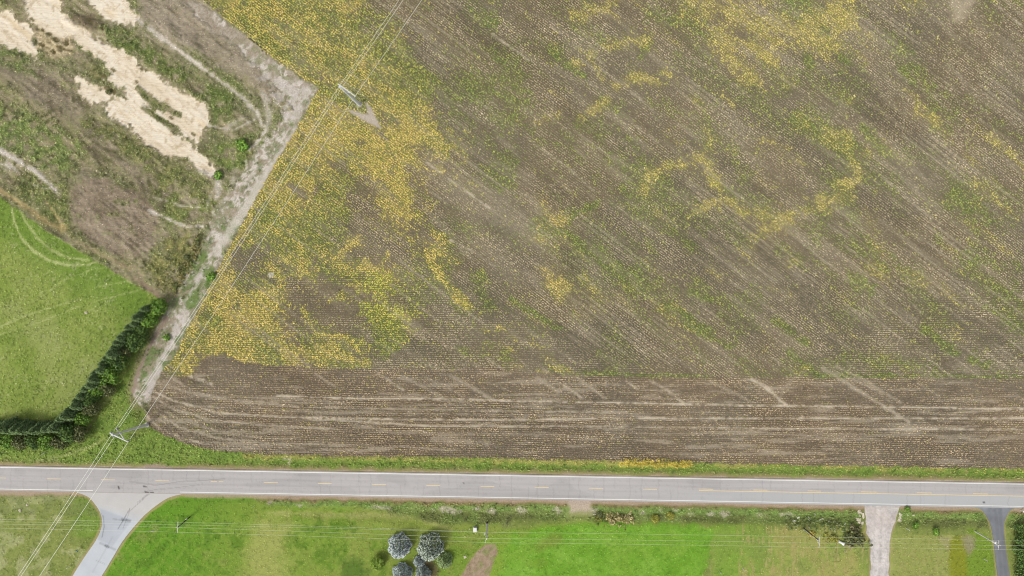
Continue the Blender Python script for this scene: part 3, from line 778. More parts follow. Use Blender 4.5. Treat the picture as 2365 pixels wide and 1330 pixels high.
def mat_plain(name, c, rough=.7, metal=0.0, var=.12, scale=6.0, bump=0.0, raw=False, spec=.4):
    m, nt, b = new_mat(name)
    c = np.asarray(c, float) if raw else alb(c)
    tc = nt.nodes.new('ShaderNodeTexCoord')
    nz = nt.nodes.new('ShaderNodeTexNoise')
    nz.inputs['Scale'].default_value = scale
    nz.inputs['Detail'].default_value = 5
    cr = nt.nodes.new('ShaderNodeValToRGB')
    cr.color_ramp.elements[0].position = .3
    cr.color_ramp.elements[1].position = .7
    cr.color_ramp.elements[0].color = (*np.clip(c * (1 - var), 0, 1), 1)
    cr.color_ramp.elements[1].color = (*np.clip(c * (1 + var), 0, 1), 1)
    nt.links.new(tc.outputs['Object'], nz.inputs['Vector'])
    nt.links.new(nz.outputs['Fac'], cr.inputs['Fac'])
    nt.links.new(cr.outputs['Color'], b.inputs['Base Color'])
    b.inputs['Roughness'].default_value = rough
    b.inputs['Metallic'].default_value = metal
    b.inputs['Specular IOR Level'].default_value = spec
    if bump > 0:
        bp = nt.nodes.new('ShaderNodeBump')
        bp.inputs['Distance'].default_value = bump
        nt.links.new(nz.outputs['Fac'], bp.inputs['Height'])
        nt.links.new(bp.outputs[0], b.inputs['Normal'])
    return m


M = {
    'earth': mat_attr('worked_earth', 3.0, .22, bump=.12, bscale=2.5, grain=.22),
    'soil': mat_attr('field_soil', 3.0, .22, bump=.06, bscale=4),
    'turf': mat_attr('turf', 2.6, .20, bump=.08, bscale=5),
    'track': mat_attr('track_gravel', 3.5, .26, bump=.08, bscale=4),
    'sand': mat_attr('sand', 2.0, .06, bump=.05, bscale=2, grain=.16),
    'lawn': mat_attr('lawn_turf', 2.6, .16, bump=.05, bscale=6),
    'mulch': mat_attr('mulch', 4.0, .25, bump=.08, bscale=6),
    'leaf': mat_attr('leaves', 1.5, .12, rough=.75, spec=.2),
    'needle': mat_attr('needles', 2.0, .15, rough=.8, spec=.2),
    'asphalt': mat_attr('aged_asphalt', 9.0, .05, rough=.9, bump=.004, bscale=40),
    'steel': mat_plain('weathered_steel', (246, 250, 246), .55, 0, .08),
    'steel_pale': mat_plain('galvanised_arm', (252, 252, 246), .5, 0, .05),
    'glass': mat_plain('insulator_glaze', (226, 226, 220), .3, 0, .05),
    'wood_dark': mat_plain('creosoted_wood', (62, 52, 42), .85, 0, .3),
    'wood_grey': mat_plain('weathered_wood', (236, 232, 224), .85, 0, .15),
    'alu': mat_plain('aluminium_conductor', (250, 250, 236), .45, 0, .03),
    'wire': mat_plain('aerial_wire', (240, 246, 214), .5, 0, .03),
    'white': mat_plain('white_paint', (244, 244, 240), .45, 0, .03),
    'yellow': mat_plain('yellow_marker', (226, 200, 70), .5, 0, .05),
    'paint_white': mat_plain('road_paint_white', (250, 248, 240), .7, 0, .08, 3.0),
    'paint_yellow': mat_plain('road_paint_yellow', (240, 216, 164), .7, 0, .08, 3.0),
    'rock': mat_plain('limestone', (226, 214, 188), .9, 0, .18, 3.0, .05),
    'bark': mat_plain('bark', (110, 92, 74), .95, 0, .3, 8, .03),
    'concrete': mat_plain('concrete', (196, 192, 184), .9, 0, .1),
    'dark': mat_plain('dark_metal', (60, 62, 66), .6, .3, .1),
    'green_sign': mat_plain('pale_green_plate', (190, 214, 190), .5, 0, .03),
}

# ------------------------------------------------------------------ terrain objects
ALB = alb(COL).astype(np.float32)
XX, YY = np.meshgrid(gx, gy)
CO = np.stack([XX, YY, Z], -1).reshape(-1, 3).astype(np.float32)
AC = ALB.reshape(-1, 3)
idx = np.arange(NY * NX).reshape(NY, NX)
Q = np.stack([idx[:-1, :-1], idx[:-1, 1:], idx[1:, 1:], idx[1:, :-1]], -1).reshape(-1, 4)
RQ = REG[:-1, :-1].reshape(-1)
names = {0: ('dirt_ground', 'earth'), 1: ('field', 'soil'), 2: ('meadow', 'turf'), 3: ('gravel_track', 'track'), 4: ('sand', 'sand'), 5: ('verge', 'turf'), 6: ('lawn', 'lawn'), 7: ('planting_bed', 'mulch')}
for r, (nm, mk) in names.items():
    q = Q[RQ == r]
    if len(q) == 0: continue
    used, inv = np.unique(q.ravel(), return_inverse=True)
    me = bpy.data.meshes.new(nm)
    me.vertices.add(len(used))
    me.vertices.foreach_set('co', CO[used].ravel())
    me.loops.add(len(inv))
    me.loops.foreach_set('vertex_index', inv.astype(np.int32))
    me.polygons.add(len(q))
    me.polygons.foreach_set('loop_start', np.arange(0, len(inv), 4, dtype=np.int32))
    me.polygons.foreach_set('loop_total', np.full(len(q), 4, np.int32))
    me.polygons.foreach_set('use_smooth', np.ones(len(q), bool))
    me.update(calc_edges=True)
    a = me.color_attributes.new('Col', 'FLOAT_COLOR', 'POINT')
    rgba = np.ones((len(used), 4), np.float32)
    rgba[:, :3] = AC[used]
    a.data.foreach_set('color', rgba.ravel())
    tag(link_mesh(nm, me, M[mk]), kind='structure')


# ------------------------------------------------------------------ roads
def grid_sheet(name, rows, z, mat, colfn, skirt=.25):
    """rows: list of lists of plan points (same length); top sheet plus skirts"""
    nr, nc = len(rows), len(rows[0])
    pu = np.array([[p[0] for p in r] for r in rows], float)
    pv = np.array([[p[1] for p in r] for r in rows], float)
    co = np.stack([(pu - CU) / S, (CV - pv) / S, np.full(pu.shape, z)], -1).reshape(-1, 3)
    col = alb(colfn(pu, pv)).reshape(-1, 3)
    ix = np.arange(nr * nc).reshape(nr, nc)
    q = np.stack([ix[:-1, :-1], ix[:-1, 1:], ix[1:, 1:], ix[1:, :-1]], -1).reshape(-1, 4).tolist()
    ring_ = list(ix[0, :]) + list(ix[1:, -1]) + list(ix[-1, :-1][::-1]) + list(ix[1:-1, 0][::-1])
    low = co[ring_].copy(); low[:, 2] -= skirt
    n0 = len(co)
    co = np.concatenate([co, low]); col = np.concatenate([col, col[ring_]])
    L = len(ring_)
    for i in range(L):
        j = (i + 1) % L
        q.append([int(ring_[i]), int(ring_[j]), n0 + j, n0 + i])
    me = bpy.data.meshes.new(name)
    me.from_pydata(co.tolist(), [], q)
    a = me.color_attributes.new('Col', 'FLOAT_COLOR', 'POINT')
    rgba = np.ones((len(co), 4), np.float32); rgba[:, :3] = col
    a.data.foreach_set('color', rgba.ravel())
    bm = bmesh.new(); bm.from_mesh(me); bmesh.ops.recalc_face_normals(bm, faces=bm.faces)
    up = [f for f in bm.faces if abs(f.normal.z) > .9]
    if up and up[0].normal.z < 0: bmesh.ops.reverse_faces(bm, faces=bm.faces)
    bm.to_mesh(me); bm.free()
    return tag(link_mesh(name, me, mat), kind='structure')


def road_col(u, v):
    c = np.ones(u.shape + (3,)) * np.array([198, 194, 191.])
    n = fbm(u, v, 60, 4, 3, 0.017, 4)[..., None]
    c = c * (1 + (n - .5) * .05)
    tr = fbm(u, v, 3, 3, 7, 0.017, 30)[..., None]
    c = c * (1 + (tr - .5) * .035)
    for off in (-19, -7, 7, 19):           # polished wheel paths
        wpm = sstep(3.2, .8, np.abs(v - rc(u) - off + (fbm(u, v * 0, 90, 2, 5) - .5) * 2))[..., None]
        c = c * (1 - wpm * .028)
    pt = sstep(.66, .74, fbm(u, v, 34, 2, 12, 0.017, 3))[..., None]
    c = c * (1 - pt * .035)
    sp = sstep(.83, .93, fbm(u, v, 4, 2, 10))[..., None]
    c = c * (1 - sp * .035)
    ed = sstep(2.6, .2, np.minimum(v - rn(u) + 3.2, rs(u) + 4.2 - v) + (fbm(u, v, 5, 3, 3) - .5) * 3)[..., None]
    c = c * (1 - ed * .35) + np.array([186, 168, 146]) * ed * .35
    lane = ((v - rc(u) > 1) * sstep(1300, 2000, u))[..., None]
    c = c * (1 - lane) + np.array([196, 197, 196]) * lane
    # transverse cracks, wandering
    for k in range(-40, 110):
        rk = _T[3, k % 256, (k * 7) % 256]
        x0 = k * 30 + rk * 26
        w = x0 + (fbm(v * 2 + k * 50, v * 0 + k, 14, 3, 2) - .5) * 5
        half = _T[4, k % 256, 3] > .45
        m = sstep(1.9, .3, np.abs(u - w)) * (.9 if rk > .35 else .4)
        if half: m = m * (v > rc(u)) if rk > .6 else m * (v < rc(u))
        c = c * (1 - m[..., None] * .06)
    # wheel scrub near the junction
    for pts, w, a in (([(300, 1112), (360, 1120), (420, 1112), (520, 1106)], 1.6, .12), ([(330, 1136), (365, 1130), (460, 1120)], 1.2, .1), ([(274, 1124), (275, 1128)], 2.6, .5), ([(332, 1123), (338, 1124)], 2.4, .45), ([(335, 1136), (343, 1137)], 2.2, .5), ([(348, 1137), (354, 1137)], 2.2, .5), ([(40, 1088), (50, 1090)], 12, .04), ([(2270, 1160), (2274, 1160)], 2, .5), ([(1070, 1115), (1072, 1116)], 2, .3)):
        d2 = np.full(u.shape, 1e9)
        for i in range(len(pts) - 1): d2 = np.minimum(d2, seg_d2(u, v, pts[i], pts[i + 1]))
        m = sstep(w, w * .3, np.sqrt(d2))[..., None]
        c = c * (1 - m * a)
    return c


NU = 1400
uu = np.linspace(-180, 2560, NU)
farw, fare = np.linspace(-9000, -220, 40), np.linspace(2600, 11000, 40)
uu = np.concatenate([farw, uu, fare])
tt = np.linspace(0, 1, 28)
rows = [[(u, (rn(u) - 3.2) * (1 - t) + (rs(u) + 4.2) * t) for u in uu] for t in tt]
road = grid_sheet('road', rows, .06, M['asphalt'], road_col)


def strip(name, pts0, w, mat, parent, z):
    """painted line along plan points, width w in metres"""
    bm = bmesh.new()
    L, R = [], []
    n = len(pts0)
    for i, p in enumerate(pts0):
        a = pts0[max(i - 1, 0)]; b = pts0[min(i + 1, n - 1)]
        d = Vector((b[0] - a[0], -(b[1] - a[1]), 0)).normalized()
        nn = Vector((-d.y, d.x, 0)) * w / 2
        c = P(p[0], p[1]); c.z = z
        L.append(bm.verts.new(c + nn)); R.append(bm.verts.new(c - nn))
    for i in range(n - 1):
        bm.faces.new((R[i], R[i + 1], L[i + 1], L[i]))
    return bm_obj(name, bm, mat, parent)


lin_u = lambda a, b, n: [a + (b - a) * i / n for i in range(n + 1)]
strip('edge_line', [(u, rn(u)) for u in lin_u(-2000, 4400, 60)], .19, M['paint_white'], road, .0645)['label'] = 'white edge line on the field side of the road'
strip('edge_line', [(u, rs(u)) for u in lin_u(-2000, 215, 30)], .17, M['paint_white'], road, .0645)['label'] = 'white edge line west of the junction'
strip('edge_line', [(u, rs(u)) for u in lin_u(416, 4400, 60)], .17, M['paint_white'], road, .0645)['label'] = 'white edge line east of the junction'
for k in range(-6, 13):
    c0 = 125 + 125.1 * k if k > 0 else 125 + 127 * k
    if k == 3: segs = [(c0 - 33 + 20, c0 + 1), (c0 + 5, c0 + 16)]
    else: segs = [(c0 - 16, c0 + 16)]
    segs = [(s0, s1) for s0, s1 in segs if s1 < 1560]
    for s0, s1 in segs:
        strip('centre_dash', [(s0, rc(s0)), (s1, rc(s1))], .18, M['paint_yellow'], road, .0645)
for s0, s1 in ((1614, 1647), (1740, 1772), (1865, 1896), (1988, 2026), (2117, 2152), (2247, 2281), (2374, 2406), (2500, 2532)):
    strip('centre_dash', [(s0, rc(s0) - 3.6 + 1), (s1, rc(s1) - 3.6 + 1)], .2, M['paint_yellow'], road, .0645)
strip('centre_line', [(u, rc(u) + 1) for u in lin_u(1614, 3600, 30)], .2, M['paint_yellow'], road, .0645)['label'] = 'solid yellow no passing line'


def rim_rows(left, right, n, m):
    def res(pts, n):
        pts = [Vector(p) for p in pts]
        L = [0]
        for i in range(len(pts) - 1): L.append(L[-1] + (pts[i + 1] - pts[i]).length)
        out = []
        for k in range(n + 1):
            t = L[-1] * k / n
            i = 0
            while i < len(L) - 2 and L[i + 1] < t: i += 1
            f = (t - L[i]) / max(L[i + 1] - L[i], 1e-6)
            out.append(pts[i].lerp(pts[i + 1], f))
        return out
    # smooth the outline with Catmull-Rom first
    def cr(pts):
        o = []
        p = [pts[0]] + list(pts) + [pts[-1]]
        for i in range(1, len(p) - 2):
            for k in range(6):
                t = k / 6
                q = [0, 0]
                for a in (0, 1):
                    p0, p1, p2, p3 = p[i - 1][a], p[i][a], p[i + 1][a], p[i + 2][a]
                    q[a] = .5 * (2 * p1 + (p2 - p0) * t + (2 * p0 - 5 * p1 + 4 * p2 - p3) * t * t + (3 * p1 - p0 - 3 * p2 + p3) * t ** 3)
                o.append(q)
        o.append(list(pts[-1]))
        return o
    A, B = res(cr(left), n), res(cr(right), n)
    return [[tuple(A[i].lerp(B[i], k / m)) for k in range(m + 1)] for i in range(n + 1)]


def side_col(u, v):
    c = np.ones(u.shape + (3,)) * np.array([212, 217, 221.])
    t = sstep(1200, 1165, v + (u - 260) * -.25)[..., None]
    c = c * (1 - t) + np.array([213, 210, 206]) * t
    m = (1 - sstep(-3, 3, poly_sd(u, v, [(228, 1172), (303, 1201), (292, 1218), (260, 1262), (225, 1245), (240, 1205)])))[..., None]
    c = c * (1 - m) + np.array([197, 202, 208]) * m
    c = c * (1 + (fbm(u, v, 30, 4, 3)[..., None] - .5) * .05)
    for pts, w, a in (([(283, 1199), (300, 1203)], 5, .24), ([(262, 1198), (285, 1202)], 3, .12), ([(232, 1254), (266, 1269)], 4, .15), ([(244, 1260), (250, 1263)], 4, .3), ([(238, 1190), (241, 1215), (236, 1240)], 2, .2), ([(234, 1185), (237, 1215)], 1.5, .15),
                      ([(300, 1175), (273, 1221)], 1.6, .28), ([(345, 1140), (300, 1180), (285, 1218)], 1.4, .18), ([(318, 1160), (340, 1142)], 1.4, .15), ([(222, 1294), (242, 1302)], 1.5, .15), ([(260, 1240), (215, 1320)], 3, .05)):
        d2 = np.full(u.shape, 1e9)
        for i in range(len(pts) - 1): d2 = np.minimum(d2, seg_d2(u, v, pts[i], pts[i + 1]))
        mm_ = sstep(w, w * .3, np.sqrt(d2))[..., None]
        c = c * (1 - mm_ * a * (.6 + .4 * fbm(u, v, 3, 2, 4)[..., None]))
    return c


ilast = SIDE.index((100, 1445))
sl_, sr_ = SIDE[:ilast + 1], SIDE[ilast + 1:][::-1]
sr_[0] = (422, rs(422) + 4.4); sl_[0] = (176, rs(176) + 4.4)
grid_sheet('side_road', rim_rows(sl_, sr_, 120, 60), .05, M['asphalt'], side_col)


def grav_col(u, v):
    c = np.ones(u.shape + (3,)) * np.array([218, 210, 204.])
    n = fbm(u, v, 14, 4, 3)[..., None]
    c = c * (1 + (n - .5) * .08)
    r = (fbm(u, v, 20, 3, 6) * sstep(1240, 1180, v))[..., None]
    c = c * (1 - r * .35) + np.array([206, 186, 168]) * r * .35
    f = fbm(u, v, 2.5, 2, 9)[..., None]
    cx = 2036 - (v - 1170) * .03
    wt = sstep(7, 2, np.abs(np.abs(u - cx + (fbm(v, v * 0, 40, 2, 3) - .5) * 6) - 8))[..., None]
    c = c * (1 - wt * -.03) * (1 - (sstep(4, 1, np.abs(u - cx)) * sstep(.3, .7, fbm(u, v, 10, 3, 7)))[..., None] * .06)
    sp = sstep(.6, .8, fbm(u, v, 6, 3, 12))[..., None]
    c = c * (1 - sp * .07)
    return c * (1 + (f - .5) * .12)


g0 = [p for p in GRAV]
il = GRAV.index((2010, 1450))
gl, gr = GRAV[:il + 1], GRAV[il + 1:][::-1]
gl[0] = (1997, rs(1997) + 4.4); gr[0] = (2078, rs(2078) + 4.4)
jit = lambda pts: [(p[0] + random.uniform(-1.8, 1.8), p[1]) if 0 < i else p for i, p in enumerate(pts)]


def densify(pts, d):
    o = []
    for a, b in zip(pts, pts[1:]):
        n = max(1, int(math.hypot(b[0] - a[0], b[1] - a[1]) / d))
        for k in range(n): o.append((a[0] + (b[0] - a[0]) * k / n, a[1] + (b[1] - a[1]) * k / n))
    return o + [pts[-1]]


M['gravel'] = mat_attr('driveway_gravel', 5.0, .10, rough=.95, bump=.03, bscale=9)
grid_sheet('gravel_driveway', rim_rows(jit(densify(gl, 9)), jit(densify(gr, 9)), 110, 26), .045, M['gravel'], grav_col)


def asp_col(u, v):
    c = np.ones(u.shape + (3,)) * np.array([136, 139, 144.])
    t = (sstep(1200, 1174, v) * fbm(u, v, 9, 3, 3))[..., None]
    c = c * (1 - t * .6) + np.array([172, 176, 180]) * t * .6
    cx = 2306 + (v - 1210) * .09
    w = sstep(6, 2, np.abs(np.abs(u - cx - 1) - 5))[..., None]
    return c * (1 - w * .05) * (1 + (fbm(u, v, 10, 3, 8)[..., None] - .5) * .06)


il = ASPH.index((2318, 1450))
al, ar = ASPH[:il + 1], ASPH[il + 1:][::-1]
al[0] = (2253, rs(2253) + 4.4); ar[0] = (2344, rs(2344) + 4.4)
grid_sheet('asphalt_driveway', rim_rows(al, ar, 110, 26), .045, M['asphalt'], asp_col)


# ------------------------------------------------------------------ vegetation as stuff (free leaf quads)
def leaves(pos, size, rgb, nq, spread, zlo, zhi, tilt, aspect=.6, rowdir=None, jit=.12):
    """per plant nq leaf quads; returns verts, colours"""
    n = len(pos)
    m = n * nq
    c = np.repeat(pos, nq, 0).astype(np.float32)
    s = np.repeat(size, nq) * rng.uniform(.7, 1.3, m)
    ang = rng.uniform(0, 2 * PI, m)
    r = np.sqrt(rng.random(m)) * spread * np.repeat(size, nq)
    if rowdir is None:
        c[:, 0] += np.cos(ang) * r
        c[:, 1] += np.sin(ang) * r
    else:                                   # plants touch along the row, gaps stay between rows
        la = rng.uniform(-.24, .24, m)
        wb_ = rng.normal(0, .07, m) * (np.repeat(size, nq) / .32) ** 2.6
        c[:, 0] += rowdir[0] * la - rowdir[1] * wb_
        c[:, 1] += rowdir[1] * la + rowdir[0] * wb_
    c[:, 2] += rng.uniform(zlo, zhi, m) * np.repeat(size, nq)
    a = rng.uniform(0, 2 * PI, m)
    t = rng.uniform(-tilt, tilt, m)
    ex = np.stack([np.cos(a) * np.cos(t), np.sin(a) * np.cos(t), np.sin(t)], -1)
    t2 = rng.uniform(-tilt, tilt, m)
    ey = np.stack([-np.sin(a) * np.cos(t2), np.cos(a) * np.cos(t2), np.sin(t2)], -1)
    ex *= (s * .5)[:, None]
    ey *= (s * .5 * aspect)[:, None]
    v = np.stack([c - ex, c - ey * 1.0, c + ex, c + ey], 1).reshape(-1, 3)
    col = np.repeat(rgb, nq, 0) * rng.uniform(1 - jit, 1 + jit, m)[:, None]
    return v, col


def stuff(name, parts, mat, label, cat):
    v = np.concatenate([p[0] for p in parts])
    c = np.concatenate([p[1] for p in parts])
    me = quad_mesh(name, v, len(c), alb(np.clip(c, 0, 255), LG))
    return tag(link_mesh(name, me, mat), label, cat, kind='stuff')


def pick(pal, w, n):
    pal = np.asarray(pal, float)
    return pal[rng.choice(len(pal), n, p=np.asarray(w) / np.sum(w))]


# crop rows: two drilling directions
ROW = .60
HB = [(300, 1300), (330, 860), (420, 800), (560, 700), (700, 610), (850, 600), (1000, 640), (1120, 700), (1250, 780), (1400, 830), (1550, 862), (1800, 872), (1950, 800), (2060, 730), (2200, 690), (2365, 660), (3200, 640), (3200, 1300)]
parts = []
for fam, ang in ((0, -DG), (1, -0.017)):
    c, s = math.cos(ang), math.sin(ang)
    L = 190.0
    rowsn = np.arange(-L, L, ROW)
    al_ = np.arange(-L, L, .46)
    A, B = np.meshgrid(al_, rowsn)
    A = A + rng.uniform(-.16, .16, A.shape)
    B = B + rng.normal(0, .045, B.shape)
    wob = (fbm(A * S, B * S, 300, 2, 4) - .5) * .5
    B = B + wob
    x = (A * c - B * s).ravel()
    y = (A * s + B * c).ravel()
    k = (np.abs(x) < 158) & (np.abs(y) < 94)
    x, y = x[k], y[k]
    i, j = ij(x, y)
    k = (REG[i, j] == 1)
    x, y, i, j = x[k], y[k], i[k], j[k]
    u, v = x * S + CU, CV - y * S
    hor = poly_sd(u, v, HB) + (fbm(u, v, 40, 3, 8) - .5) * 50 < 0
    k = hor if fam else ~hor
    x, y, i, j, u, v = x[k], y[k], i[k], j[k], u[k], v[k]
    Y, G, Pp, Hd = YF[i, j], GF[i, j], PF[i, j], head[i, j]
    n = len(x)
    keep = rng.random(n) > np.clip(Pp * 1.0 + .04 - .1 * Y, 0, .97)
    x, y, i, j, Y, G, Pp, Hd, u, v = (q_[keep] for q_ in (x, y, i, j, Y, G, Pp, Hd, u, v))
    n = len(x)
    r = .55 * rng.random(n) + .45 * fbm(u, v, 9, 3, 2 + fam, DG if fam == 0 else 0, 2.2)
    r = np.clip((r - .5) * 1.25 + .5, 0, 1)
    shade = 1 + (fbm(u, v, 22, 4, 6, DG if fam == 0 else 0, 4) - .5) * .42
    brown = pick([(180, 166, 136), (160, 148, 120), (140, 129, 105), (116, 107, 87), (206, 192, 160), (138, 140, 92)], [.27, .30, .20, .09, .05, .09], n) * shade[:, None]
    brown = brown * .55 + np.array([160, 147, 120]) * .45 * shade[:, None]
    brown[Hd > .5] *= np.array([1.0, .96, .93])
    yell = pick([(230, 208, 120), (220, 200, 108), (210, 198, 104), (222, 194, 118), (186, 184, 92), (142, 148, 78)], [.28, .26, .16, .12, .12, .06], n)
    lime = pick([(206, 206, 92), (190, 198, 84), (214, 208, 104), (140, 152, 64)], [.3, .3, .2, .2], n)
    limez = sstep(620, 640, v) * sstep(820, 740, v) * sstep(800, 840, u) * sstep(1010, 940, u)
    yell = np.where((rng.random(n) < limez * .8)[:, None], lime, yell)
    tan = pick([(220, 196, 134), (208, 184, 124), (218, 198, 122)], [.4, .35, .25], n)
    yell = np.where((rng.random(n) < sstep(1000, 1300, u) * .55)[:, None], tan, yell)
    grn = pick([(122, 138, 74), (138, 152, 78), (156, 170, 84), (104, 122, 66), (166, 172, 98)], [.26, .28, .20, .12, .14], n)
    limeg = pick([(160, 168, 80), (144, 156, 74), (182, 184, 88), (120, 138, 66), (196, 192, 92)], [3, 3, 3, 2, 2], n)
    grn = np.where((rng.random(n) < sstep(1060, 960, u) * .8)[:, None], limeg, grn)
    q2 = Y + G * (1 - Y)
    wg = sstep(.24, -.24, r - q2)[:, None]
    wy = sstep(.26, -.26, r - Y)[:, None]
    wy = wy * np.where(u > 1300, .8, 1.0)[:, None]
    col = brown * (1 - wg) + grn * wg
    col = col * (1 - wy) + yell * wy
    sz = np.where(r < Y + G * (1 - Y), rng.uniform(.32, .44, n), rng.uniform(.28, .36, n))
    pw = Pp[:, None] * .8
    col = col * (1 - pw) + np.array([214, 200, 168]) * pw
    pos = np.stack([x, y, Z[i, j]], -1)
    parts.append(leaves(pos, sz, col, 3 + (1 if fam else 1), .42, .3, 1.0, .6, .72, rowdir=(c, s), jit=.17))
stuff('soybean_plants', parts, M['leaf'], 'rows of ripening yellow, green and brown soybean plants filling the big field', 'crop')


def scatter(regs, dens, cond=None):
    n = int(dens * 2 * 158 * 2 * 94)
    x = rng.uniform(-158, 158, n)
    y = rng.uniform(-94, 94, n)
    i, j = ij(x, y)
    k = np.isin(REG[i, j], regs)
    rdm = rd[i, j] < .05
    k &= rdm
    if cond is not None: k &= cond(x * S + CU, CV - y * S, i, j)
    return x[k], y[k], i[k], j[k]


def local_tufts(regs, dens, size, nq=3, gain=(.78, 1.2), cond=None, tint=None, zlo=.1, zhi=.9, tilt=.7, asp=.45):
    x, y, i, j = scatter(regs, dens, cond)
    n = len(x)
    c = COL[i, j] * rng.uniform(gain[0], gain[1], n)[:, None]
    if tint is not None: c = c * .45 + pick(tint[0], tint[1], n) * .55
    return leaves(np.stack([x, y, Z[i, j]], -1), rng.uniform(size[0], size[1], n), c, nq, .5, zlo, zhi, tilt, asp)


green = lambda u, v, i, j: (COL[i, j, 1] > COL[i, j, 0] * .98)
stuff('weeds', [local_tufts([0], 5.0, (.22, .5), 3, (.74, 1.28), green), local_tufts([0], 1.2, (.2, .4), 3, (.75, 1.25)),
                local_tufts([3], 1.6, (.2, .5), 3, (.7, 1.1), green), local_tufts([0], .25, (.5, .9), 4, (.7, 1.1), green)], M['leaf'],
      'low patchy green and brown weeds over the bare worked ground', 'weeds')
away = lambda u, v, i, j: ((v < rn(u) - 11) | (v > rs(u) + 15)) & ((np.abs(u - 1338) > 30) | (v > 1195) | (v < 1140))
stuff('meadow_grass', [local_tufts([2], 2.4, (.25, .45), 3, (.84, 1.16))], M['leaf'], 'mown olive green meadow grass beside the conifer hedge', 'grass')
stuff('verge_grass', [local_tufts([5], 5.0, (.22, .42), 3, (.84, 1.22), away), local_tufts([5], .5, (.4, .7), 4, (.74, 1.1), away)], M['leaf'],
      'rough uneven grass on the road verges and in the ditches', 'grass')
stuff('lawn_grass', [local_tufts([6], 2.2, (.2, .38), 3, (.84, 1.14))], M['leaf'], 'short mown lawn grass south of the road', 'grass')


def line_tufts(pts, w, dens, size, pal, wts, nq=4, zhi=1.6, tilt=1.0, jit_=1.0):
    out = []
    for a, b in zip(pts, pts[1:]):
        A, B = P(*a), P(*b)
        L = (B - A).length
        n = int(L * w / S * dens)
        t = rng.random(n)
        d = (B - A).normalized()
        off = rng.normal(0, w / S / 2.4, n)
        x = A.x + (B.x - A.x) * t - d.y * off
        y = A.y + (B.y - A.y) * t + d.x * off
        out.append(np.stack([x, y, zat(x, y)], -1))
    p = np.concatenate(out)
    n = len(p)
    return leaves(p, rng.uniform(size[0], size[1], n), pick(pal, wts, n), nq, .5, .2, zhi, tilt, .5)


stuff('tall_dry_weeds', [line_tufts([(465, 545), (445, 590), (425, 635), (400, 680)], 18, 5, (.35, .8), [(150, 142, 84), (176, 162, 104), (104, 104, 58), (84, 84, 50), (122, 132, 66)], [3, 2, 3, 2, 2]),
                         line_tufts([(400, 600), (385, 650), (360, 660)], 30, 2.5, (.3, .6), [(150, 150, 84), (184, 172, 112), (120, 132, 66)], [3, 2, 2])], M['leaf'],
      'clumps of tall dry brown weeds lining the gravel track above the hedge', 'weeds')
stuff('yellow_weeds', [line_tufts([(1440, 1066), (1600, 1073)], 12, 9, (.3, .6), [(226, 200, 90), (206, 186, 84), (150, 150, 60)], [4, 3, 2]),
                       line_tufts([(560, 1050), (1000, 1057), (1440, 1064), (1900, 1076), (2400, 1086)], 10, 2.2, (.25, .45), [(202, 186, 104), (176, 172, 92), (126, 142, 66), (190, 164, 118)], [3, 2, 3, 2])], M['leaf'],
      'yellow weeds in a ragged line where the crop meets the road verge', 'weeds')
stuff('flowering_weeds', [line_tufts([(1815, 1212), (1860, 1205), (1910, 1210), (1960, 1225)], 26, 5, (.3, .6), [(100, 116, 62), (124, 140, 76), (206, 208, 190), (150, 158, 100)], [4, 4, 1, 2]),
                          line_tufts([(1960, 1225), (1985, 1235), (1975, 1250), (1955, 1245)], 24, 6, (.5, 1.0), [(108, 104, 66), (84, 88, 50), (140, 146, 84), (150, 140, 112)], [3, 3, 2, 2]),
                          line_tufts([(1868, 1228), (1880, 1236)], 9, 16, (.3, .6), [(214, 190, 90), (196, 176, 80), (160, 160, 66)], [3, 2, 1]),
                          line_tufts([(1900, 1235), (1935, 1245)], 12, 8, (.3, .6), [(176, 170, 70), (130, 140, 60)], [2, 2])], M['leaf'],
      'tangled ditch weeds speckled with white blooms beside the gravel driveway', 'weeds')
stuff('dry_reeds', [line_tufts([(1400, 1196), (1435, 1200), (1462, 1196)], 13, 14, (.4, .8), [(204, 190, 138), (186, 172, 118), (160, 154, 92), (120, 116, 66)], [3, 3, 3, 2]),
                    line_tufts([(1375, 1195), (1400, 1200)], 14, 6, (.4, .8), [(98, 104, 56), (150, 150, 66)], [3, 2])], M['leaf'],
      'pale straw coloured dry reeds in the ditch east of the dirt field entrance', 'reeds')


# ------------------------------------------------------------------ trees and shrubs
def crown_mesh(name, n, shape, pal, wts, leaf, h0=0.0, seed=1, inner=True):
    """shape(n) -> positions, outward normals"""
    p, nr = shape(n)
    m = len(p)
    s = rng.uniform(leaf * .7, leaf * 1.3, m)
    nr = nr + rng.normal(0, .45, (m, 3))
    nr /= np.linalg.norm(nr, axis=1)[:, None]
    up = rng.normal(0, 1, (m, 3))
    ex = np.cross(nr, up); ex /= np.linalg.norm(ex, axis=1)[:, None]
    ey = np.cross(nr, ex)
    ex *= (s * .5)[:, None]; ey *= (s * .32)[:, None]
    v = np.stack([p - ex, p - ey, p + ex, p + ey], 1).reshape(-1, 3)
    c = pick(pal, wts, m) * rng.uniform(.85, 1.15, m)[:, None]
    return quad_mesh(name, v, m, alb(np.clip(c, 0, 255), LG))


